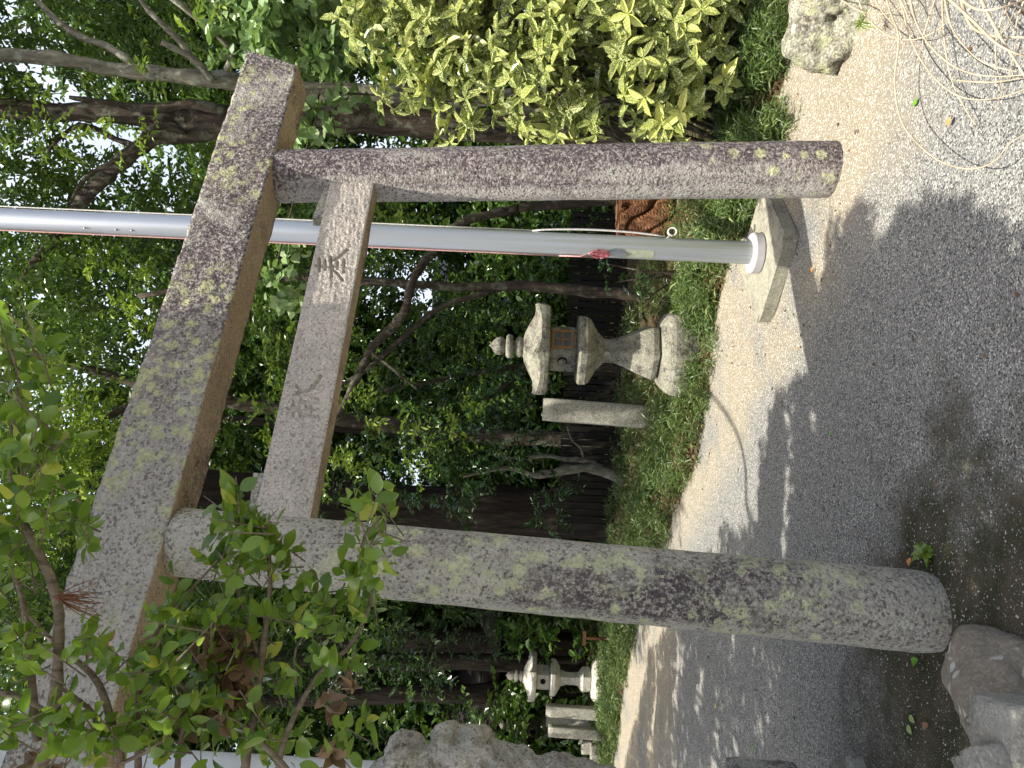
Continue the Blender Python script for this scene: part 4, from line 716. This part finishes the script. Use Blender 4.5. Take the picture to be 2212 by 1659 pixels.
# overhead shade tree (stands behind the viewer, its boughs meet over the path)
ov = empty('shade_tree', (-2.6, -1.2, 0), 'evergreen overhead throwing the dappled shade on the path', 'tree')
g = G(); hub = A(-2.4, -.6, 3.6); g.tube([(-2.6, -1.2, 0), (-2.55, -1.1, 1.5), (-2.5, -.9, 2.8), hub], [.26, .2, .17, .15], 12, sub=4)
def lift(p, h): return p+SUN*(h/SUN[2])
import itertools
def inpoly(px, py, poly):
    r = np.zeros(len(px), bool); n = len(poly)
    for i in range(n):
        x0, y0 = poly[i]; x1, y1 = poly[(i+1) % n]; c = ((y0 > py) != (y1 > py)) & (px < (x1-x0)*(py-y0)/(y1-y0+1e-12)+x0); r ^= c
    return r
dense = [(1800, 660), (1775, 740), (1764, 840), (1764, 1000), (1762, 1190), (1768, 1250), (1700, 1500), (1640, 1659), (1750, 1950), (2212, 1950), (2700, 1500), (2700, 600), (2212, 575), (2075, 505), (2000, 490), (1960, 540), (1925, 505), (1895, 560), (1850, 540), (1830, 600)]
Pg = [gnd(x, y) for x, y in dense]; poly = [(p[0], p[1]) for p in Pg]; lo = np.min(poly, 0); hi = np.max(poly, 0)
OP, OD = [], []
def addshade(n, pts, h0, h1, spread):
    h = rng.uniform(h0, h1, len(pts))
    for p, hh in zip(pts, h):
        c = lift(A(p[0], p[1], 0), hh); OP.append(c)
qx = rng.uniform(lo[0], hi[0], 9000); qy = rng.uniform(lo[1], hi[1], 9000); k_ = inpoly(qx, qy, poly) & ((qx > -.15) | (qy > 2.75) | (rng.uniform(0, 1, 9000) < .4)); addshade(0, np.stack([qx[k_], qy[k_]], -1), 4.6, 6.2, 0)
dens = len(OP)/((hi[0]-lo[0])*(hi[1]-lo[1])*k_.mean())
# dappled fringe towards the sunlit strip, and the far left of the path
def fringe(polypx, cnt, thr, h0=4.8, h1=6.2, sc0=(1.2, 3.5)):
    pl = [tuple(gnd(x, y)[:2]) for x, y in polypx]; lo_, hi_ = np.min(pl, 0), np.max(pl, 0); qx = rng.uniform(lo_[0], hi_[0], cnt); qy = rng.uniform(lo_[1], hi_[1], cnt)
    kk = inpoly(qx, qy, pl); q = np.stack([qx, qy, qx*0], -1); kk &= noise3(q*A(1, 2.0, 1), sc0[0], 5)+.4*noise3(q, sc0[1], 6) > thr; addshade(0, q[kk], h0, h1, 0)
fringe([(1757, 830), (1690, 850), (1650, 950), (1640, 1080), (1650, 1200), (1765, 1250), (1757, 1000)], 1500, -.12)
fringe([(1780, 600), (1800, 480), (1860, 465), (1930, 465), (2000, 455), (2080, 460), (2212, 510), (2212, 590), (2000, 520), (1850, 600), (1800, 700)], 900, -.02)
fringe([(1640, 1659), (1700, 1500), (1765, 1250), (1640, 1150), (1560, 1150), (1480, 1300), (1400, 1420), (1350, 1660), (1360, 1900), (1640, 1900)], 14000, -.32, 5.4, 6.8, (.9, 2.5))
# shade on the near pillar and the near half of the beams
for _ in range(2600):
    b_, z_ = random.uniform(-1.2, .5), random.uniform(0.2, 3.2); OP.append(lift(TP(b_+(3.1-z_)*.0, -.05, z_), random.uniform(4.9, 6.4)-z_))
for _ in range(420): b_ = random.uniform(.5, 1.2); (noise3(A(b_*3, 0, 0)[None], .8, 4)[0] > -.05 and random.random() < (1.3-b_)) and OP.append(lift(TP(b_, -.05, random.uniform(2.2, 3.1)), 2.6))
for _ in range(900): p = at(random.uniform(-50, 1500), random.uniform(1520, 1900), 2.9+random.uniform(-.3, .3)); OP.append(lift(p, random.uniform(5, 6.5)-p[2]))
OP = np.array(OP); OP = OP[opened(OP)]; m = 5; n = len(OP); D = nrm(rng.normal(size=(n, m, 3))*A(1, 1, .35)); P = OP[:, None]+D*rng.uniform(.0, .05, (n, m, 1)); LN = nrm(A(0, 0, 1)+rng.normal(size=(n, m, 3))*.35)
L_ = rng.uniform(.06, .10, n*m); V, Fq = leafmesh(P.reshape(-1, 3), D.reshape(-1, 3), LN.reshape(-1, 3), L_, L_*.45); mk('crown', V, [Fq], M['leafA'], ov, smooth=False, attrs={'tint': np.repeat(rng.uniform(0, 1, n*m), 2)})
for k in range(34):
    q = OP[rng.integers(n)]+A(0, 0, .05); md = (hub+q)/2+A(0, 0, .5)+rng.normal(size=3)*.15; g.tube([hub, md, q], [.07, .04, .012], 6, sub=5)
# bare bough added out of view, bent so its curved shadow crosses the sunny strip
cv = [(1525, 838, .02), (1560, 880, .022), (1595, 940, .022), (1610, 1010, .024), (1612, 1090, .026), (1630, 1140, .028), (1655, 1185, .03), (1720, 1300, .04)]
g.tube([hub+A(0, 0, .2)]+[lift(gnd(x, y), 6.6) for x, y, r in cv[::-1]], [.07]+[r for x, y, r in cv[::-1]], 8, sub=4)
g.build('trunk', M['barkbrown'], ov)

# ================================================================== PLANTS ON THE BANK
def blades(P, D, L, W, droop):   # grass blades: 3 segments
    n = len(P); D = nrm(D); S = nrm(np.cross(D, A(0, 0, 1)+rng.normal(size=(n, 3))*.6)); L = L[:, None]; W = W[:, None]; g_ = A(0, 0, -1)
    a = P; b = P+D*L*.45+g_*L*droop*.15; c = P+D*L*.9+g_*L*droop*.75
    V = np.stack([a-S*W*.25, a+S*W*.25, b+S*W*.5, b-S*W*.5, c], 1).reshape(-1, 3); i = np.arange(n)[:, None]*5
    return V, [i+np.array([[0, 1, 2, 3]]), i+np.array([[3, 2, 4]])]
def bankpts(n, x0, x1, d0, d1, pw=1.):
    x = rng.uniform(x0, x1, n); d = d0+(d1-d0)*rng.uniform(0, 1, n)**pw; y = edge(x)+d; return np.stack([x, y, bankz(x, y)], -1)
def clump(P, thr, s=1.6, seed=31): return P[noise3(P, s, seed)+rng.uniform(-.25, .25, len(P)) > thr]
P = np.concatenate([clump(bankpts(9000, -6.4, 2.9, -.24, .02), .18, 2.6, 71), clump(bankpts(52000, -6.5, 2.9, -.07, 1.1)+A(0, 0, 0), -.30), clump(bankpts(36000, -6.5, 3.0, .7, 3.6), -.3), clump(bankpts(9000, .6, 2.3, -.08, .7), -.3), clump(bankpts(9000, -6.6, -2.2, -.1, .8), -.3)])
m = 5; n = len(P)//m; P = P[:n*m]; base = np.repeat(P[::m], m, 0)+rng.normal(size=(n*m, 3))*A(.02, .02, 0); base[:, 2] += rng.uniform(0, .14, n*m)
D = nrm(rng.normal(size=(n*m, 3))*A(1, 1, .3)+A(0, 0, .75)); V, Fs = blades(base, D, rng.uniform(.07, .17, n*m), rng.uniform(.005, .012, n*m), .5)
tin = np.clip(np.repeat(rng.normal(.45, .22, n), m)+rng.normal(0, .12, n*m), 0, 1)
tag(mk('bamboo_grass', V, Fs, M['grassleaf'], smooth=False, attrs={'tint': np.concatenate([tin, tin])}), 'short green bamboo grass along the edge of the bank', 'grass', kind='stuff')
P = clump(np.concatenate([bankpts(11000, -3, 2.8, -.05, 1.4), bankpts(5000, .5, 1.5, -.05, .9)]), -.05, 1.8, 44); P[:, 2] += rng.uniform(0, .07, len(P)); D = nrm(rng.normal(size=P.shape)*A(1, 1, .3)); L_ = rng.uniform(.014, .034, len(P))
V, Fq = leafmesh(P, D, A(0, 0, 1)+rng.normal(size=P.shape)*.4, L_, L_*.85, heart=True, fold=.1)
tag(mk('ground_ivy', V, [Fq], M['grassleaf'], smooth=False, attrs={'tint': np.repeat(np.clip(rng.normal(.62, .2, len(P)), 0, 1), 2)}), 'small round weeds growing among the bamboo grass', 'weeds', kind='stuff')
P = np.concatenate([clump(bankpts(24000, -6, 3, -.14, 2.2), -.15, 1.5, 55), bankpts(2500, .7, 1.6, -.15, .8), bankpts(900, -1.2, .3, -.1, .4)]); P[:, 2] += rng.uniform(0.005, .03, len(P)); L_ = rng.uniform(.02, .05, len(P)); V, Fq = leafmesh(P, nrm(rng.normal(size=P.shape)*A(1, 1, .3)), A(0, 0, 1)+rng.normal(size=P.shape)*.7, L_, L_*.5, fold=.5)
tag(mk('leaf_litter', V, [Fq], M['dead'], smooth=False, attrs={'tint': np.repeat(rng.uniform(0, 1, len(P)), 2)}), 'dry brown fallen leaves between the grass tufts', 'leaf litter', kind='stuff')
def bush(name, blobs, label, mat, per, cat='shrub', **kw):
    c0 = at(*blobs[0][:3]); b_ = empty(name, (c0[0], c0[1], float(bankz(c0[0], c0[1]))), label, cat, 'low shrubs on the bank')
    g = G(); 
    for x, y, Y, r in blobs: q = at(x, y, Y); f0 = A(c0[0], c0[1], float(bankz(c0[0], c0[1]))); g.tube([f0, (f0+q)/2+rng.normal(size=3)*.03, q], [.012, .009, .004], 5, sub=3)
    g.build('stems', M['barkbrown'], b_); crown('leaves', b_, [(at(x, y, Y), r) for x, y, Y, r in blobs], per, mat, **kw)
bush('low_shrub', [(1370, 590, 7.0, .2), (1330, 610, 7.1, .17), (1400, 640, 6.8, .14), (1310, 570, 7.3, .15)], 'small grey green leafy shrub between the flagpole and the lantern', M['leafB'], 420, m=8, ell=.16, size=.07, wr=.5)
bush('low_shrub', [(1400, 960, 7.6, .2), (1430, 1040, 7.5, .2), (1380, 1000, 8.2, .25), (1440, 880, 7.2, .14)], 'low spreading shrub in shade at the foot of the leaning stone post', M['leafB'], 260, m=9, ell=.18, size=.06, wr=.4)
bush('low_shrub', [(1235, 1500, 12.4, .3), (1265, 1495, 12.2, .25), (1255, 1525, 12.2, .22)], 'yellow green feathery shrub between the small pale lantern and the row of posts', M['fir'], 160, m=16, ell=.25, size=.06, wr=.3)
bush('low_shrub', [(1210, 480, 10.5, .4), (1260, 520, 10.2, .35), (1180, 540, 10.8, .35), (1240, 430, 10.2, .35)], 'dark shrub in deep shade behind the lower part of the flagpole', M['leafB'], 110, m=11, ell=.24, size=.075, wr=.5)
bush('low_shrub', [(1340, 1150, 10, .3), (1380, 1190, 9.4, .22), (1300, 1190, 10.5, .3)], 'dark shrub hugging the base of the broad furrowed trunk', M['leafB'], 120, m=10, ell=.22, size=.065, wr=.4)
# stump with reddish bark
sp = at(1415, 465, 7.0); st_ = empty('tree_stump', (sp[0]+.06, 7.1, .1), 'reddish brown tree stump with cracked plated bark, between the far pillar and the flagpole', 'tree stump')
zs = np.linspace(-.1, .62, 50); a = np.arange(90)/90*2*np.pi; R = np.stack([np.stack([(sp[0]+.06)+(.26+.03*np.cos(3*a+z*4))*np.cos(a), 7.1+.24*np.sin(a), a*0+z+.08], -1) for z in zs])
pl_ = np.abs(noise3(R*A(1, 1, .7), 2.4, 91, 2)); R = R+(R-R.mean(1, keepdims=True))*(-.30*np.exp(-(pl_/.08)**2)+.05*noise3(R, 8, 92))[..., None]; G().loft(R).build('bark', M['barkred'], st_, smooth=False)
# weed at the pillar foot
wq = gnd(2008, 1195); we = tag(G().build if False else mk('weed', *(lambda n: (lambda C, D: (lambda VF: (VF[0], [VF[1]]))(bigleaf(C, D, A(0, -.3, 1)+rng.normal(size=C.shape)*.3, rng.uniform(.03, .07, n), np.full(n, .02))))(wq+rng.normal(size=(n, 3))*A(.004, .004, .003)+A(0, 0, .015), nrm(rng.normal(size=(n, 3))*A(1, 1, .3)+A(0, 0, .3))))(34), M['near'], loc=wq, attrs={'tint': np.full(340, .35)}), 'small green weed sprouting at the foot of the near pillar', 'weed')
wq = gnd(1848, 62, .12); n = 22; C = wq+rng.normal(size=(n, 3))*A(.004, .004, .003)+A(0, -.05, 0); V, Fs = blades(C, rng.normal(size=(n, 3))+A(0, -.4, .6), rng.uniform(.04, .09, n), rng.uniform(.005, .009, n), .8)
tag(mk('weed', V, Fs, M['near'], loc=wq, smooth=False, attrs={'tint': np.full(2*n, .6)}), 'tuft of green grass growing against the lumpy lichened rock', 'weed')

# ================================================================== DRY GRASS, FALLEN LEAVES, GRAVEL
dg_ = empty('dry_grass_clump', (1.55, 2.15, 0), 'clump of long dry straw coloured grass arching over the gravel at the near edge', 'dry grass')
def z5(x, y): return 1810+x*.4032, y*.4032
S5 = [([(200, -200), (280, 60), (325, 200), (305, 430), (330, 620), (400, 740), (540, 860), (700, 905), (830, 870), (920, 770), (996, 720), (1100, 640)], .12), ([(60, -120), (110, 0), (150, 90), (250, 180), (340, 210), (440, 205), (550, 150), (600, 90)], .10), ([(330, -120), (340, 0), (380, 180), (450, 330), (560, 460), (680, 525), (830, 530), (996, 480), (1100, 420)], .06), ([(380, -100), (400, 60), (460, 200), (570, 320), (700, 390), (850, 410), (996, 400), (1100, 380)], .14), ([(560, -100), (600, 120), (680, 250), (790, 340), (960, 385)], .10), ([(740, -100), (770, 0), (860, 180), (996, 400), (1080, 560)], .22), ([(560, -100), (520, 0), (460, 190), (450, 310)], .05), ([(560, -100), (560, 50), (575, 250), (610, 430), (680, 580), (740, 670)], .04), ([(500, -80), (600, 0), (720, 110), (860, 240), (996, 300), (1100, 320)], .25), ([(180, -60), (200, 0), (250, 80), (330, 170), (355, 260)], .08), ([(-60, -60), (20, 0), (100, 50), (160, 70), (280, 70), (380, 10)], .12), ([(600, -60), (720, 40), (840, 50), (1000, 0)], .25), ([(640, 430), (700, 436), (850, 440), (996, 415)], .03), ([(250, -100), (340, 10), (380, 90), (400, -20)], .1), ([(640, -100), (700, 120), (820, 190), (996, 200), (1100, 190)], .2)]
g = G()
for l, z in S5:
    P = [gnd(*z5(x, y), z*(1-.6*abs(2*i/(len(l)-1)-1)) if False else z*(.4+.6*math.sin(math.pi*min(1, .15+i/(len(l)))))) for i, (x, y) in enumerate(l)]; r = .0028 if z < .2 else .004
    g.tube(P, np.linspace(r*1.5, r*.5, len(P)), 5, sub=6)
for k in range(46):
    b0 = A(1.42+random.gauss(0, .10), 2.12+random.gauss(0, .12), random.uniform(0, .1)); d = nrm(A(-random.uniform(.1, 1), random.uniform(-.6, .8), random.uniform(.1, .7))); ln = random.uniform(.15, .42)
    P = [b0+d*ln*f+A(0, 0, -1)*ln*.7*f*f for f in np.linspace(0, 1, 6)]; P = [A(p[0], p[1], max(p[2], .01)) for p in P]; g.tube(P, np.linspace(.0032, .001, 6), 5, sub=2)
g.build('blades', M['straw'], dg_)
for (x, y, mt, sz, lb_) in [(1974, 231, 'fl_green', .045, 'glossy green fallen leaf alone on the sunlit gravel'), (2050, 273, 'fl_orange', .04, 'curled orange fallen leaf on the sunlit gravel'), (1973, 1434, 'fl_green', .055, 'bright green leaf lying on dark soil between the near pillar and the boulder'), (1962, 1566, 'fl_pale', .045, 'pale green heart shaped leaf on the mossy soil'), (1966, 1546, 'fl_pale', .045, 'thin curled pale leaf beside the heart shaped one'), (1997, 1572, 'dead', .045, 'orange brown leaf tucked against the brown boulder'), (1545, 1527, 'fl_yellow', .05, 'yellow leaf on the dappled path left of the near pillar'), (1628, 1612, 'fl_green', .045, 'green leaf on the path near the speckled pedestal'), (1965, 1222, 'fl_orange', .04, 'orange leaf touching the foot of the near pillar'), (1755, 588, 'fl_orange', .03, 'red orange leaf in the shadow of the top beam'), (1619, 620, 'fl_orange', .03, 'small reddish leaf on the beige strip beside the flagpole slab'), (1725, 752, 'fl_orange', .03, 'small reddish leaf on the bright gravel in front of the lantern'), (1796, 931, 'fl_green', .03, 'dull green leaf in the middle of the shaded path')]:
    p = gnd(x, y, .012); C = p[None]; a = random.uniform(0, 6.28); V, Fq = bigleaf(C, A(math.cos(a), math.sin(a), .1)[None], A(.2, -.2, 1)[None], A(sz), A(sz*.55), droop=.3, fold=.4); V[:, 2] = np.maximum(V[:, 2]+.004, .016)
    o = mk('fallen_leaf', V, [Fq], M[mt], loc=p, attrs={'tint': np.full(len(Fq), .8)}); tag(o, lb_, 'fallen leaf', 'leaves fallen on the path')
n = 3200; X = np.concatenate([rng.normal(-.75, .45, n//2), rng.uniform(-1.6, 1.6, n//2)]); Yp = np.concatenate([rng.normal(2.6, .35, n//2), rng.uniform(1.9, 4.3, n//2)]); r = rng.uniform(.0016, .0042, n)
oc = np.array([[1, 0, 0], [0, 1, 0], [-1, 0, 0], [0, -1, 0], [0, 0, .7], [0, 0, -.7]], float); th = rng.uniform(0, 6, n); V = rot2(np.repeat(oc[None], n, 0), 0)*r[:, None, None]*rng.uniform(.7, 1.4, (n, 1, 3)); V += np.stack([X, Yp, flatz(X, Yp)+r*.3], -1)[:, None]
of = np.array([[0, 1, 4], [1, 2, 4], [2, 3, 4], [3, 0, 4], [1, 0, 5], [2, 1, 5], [3, 2, 5], [0, 3, 5]]); i = np.arange(n)[:, None, None]*6
M['pebble'] = plain('pale_pebble', (.36, .35, .33), .8, .3, 0, .35, 40)
tag(mk('gravel', V.reshape(-1, 3), [(i+of).reshape(-1, 3)], M['pebble'], smooth=False), 'loose pale grit scattered on the damp soil and path', 'gravel', kind='stuff')
n = 420; X = np.concatenate([rng.uniform(-2.5, 1.8, 300), rng.uniform(.2, 1.4, 120)]); Yp = np.concatenate([rng.uniform(2.2, 6.2, 300), rng.uniform(3.6, 5.6, 120)]); kk = Yp < edge(X)-.03; X, Yp = X[kk], Yp[kk]; n = len(X)
C = np.stack([X, Yp, flatz(X, Yp)+.005], -1); L_ = rng.uniform(.008, .03, n); V, Fq = leafmesh(C, rng.normal(size=(n, 3))*A(1, 1, .12), A(0, 0, 1)+rng.normal(size=(n, 3))*.4, L_, L_*rng.uniform(.12, .6, n), fold=.3)
tag(mk('leaf_debris', V, [Fq], M['dead'], smooth=False, attrs={'tint': np.repeat(rng.uniform(0, .7, n), 2)}), 'tiny crumbs of dead leaf and twig scattered over the gravel', 'leaf litter', kind='stuff')
print('leaf faces', sum(len(o.data.polygons) for o in COL.objects if o.type == 'MESH'))
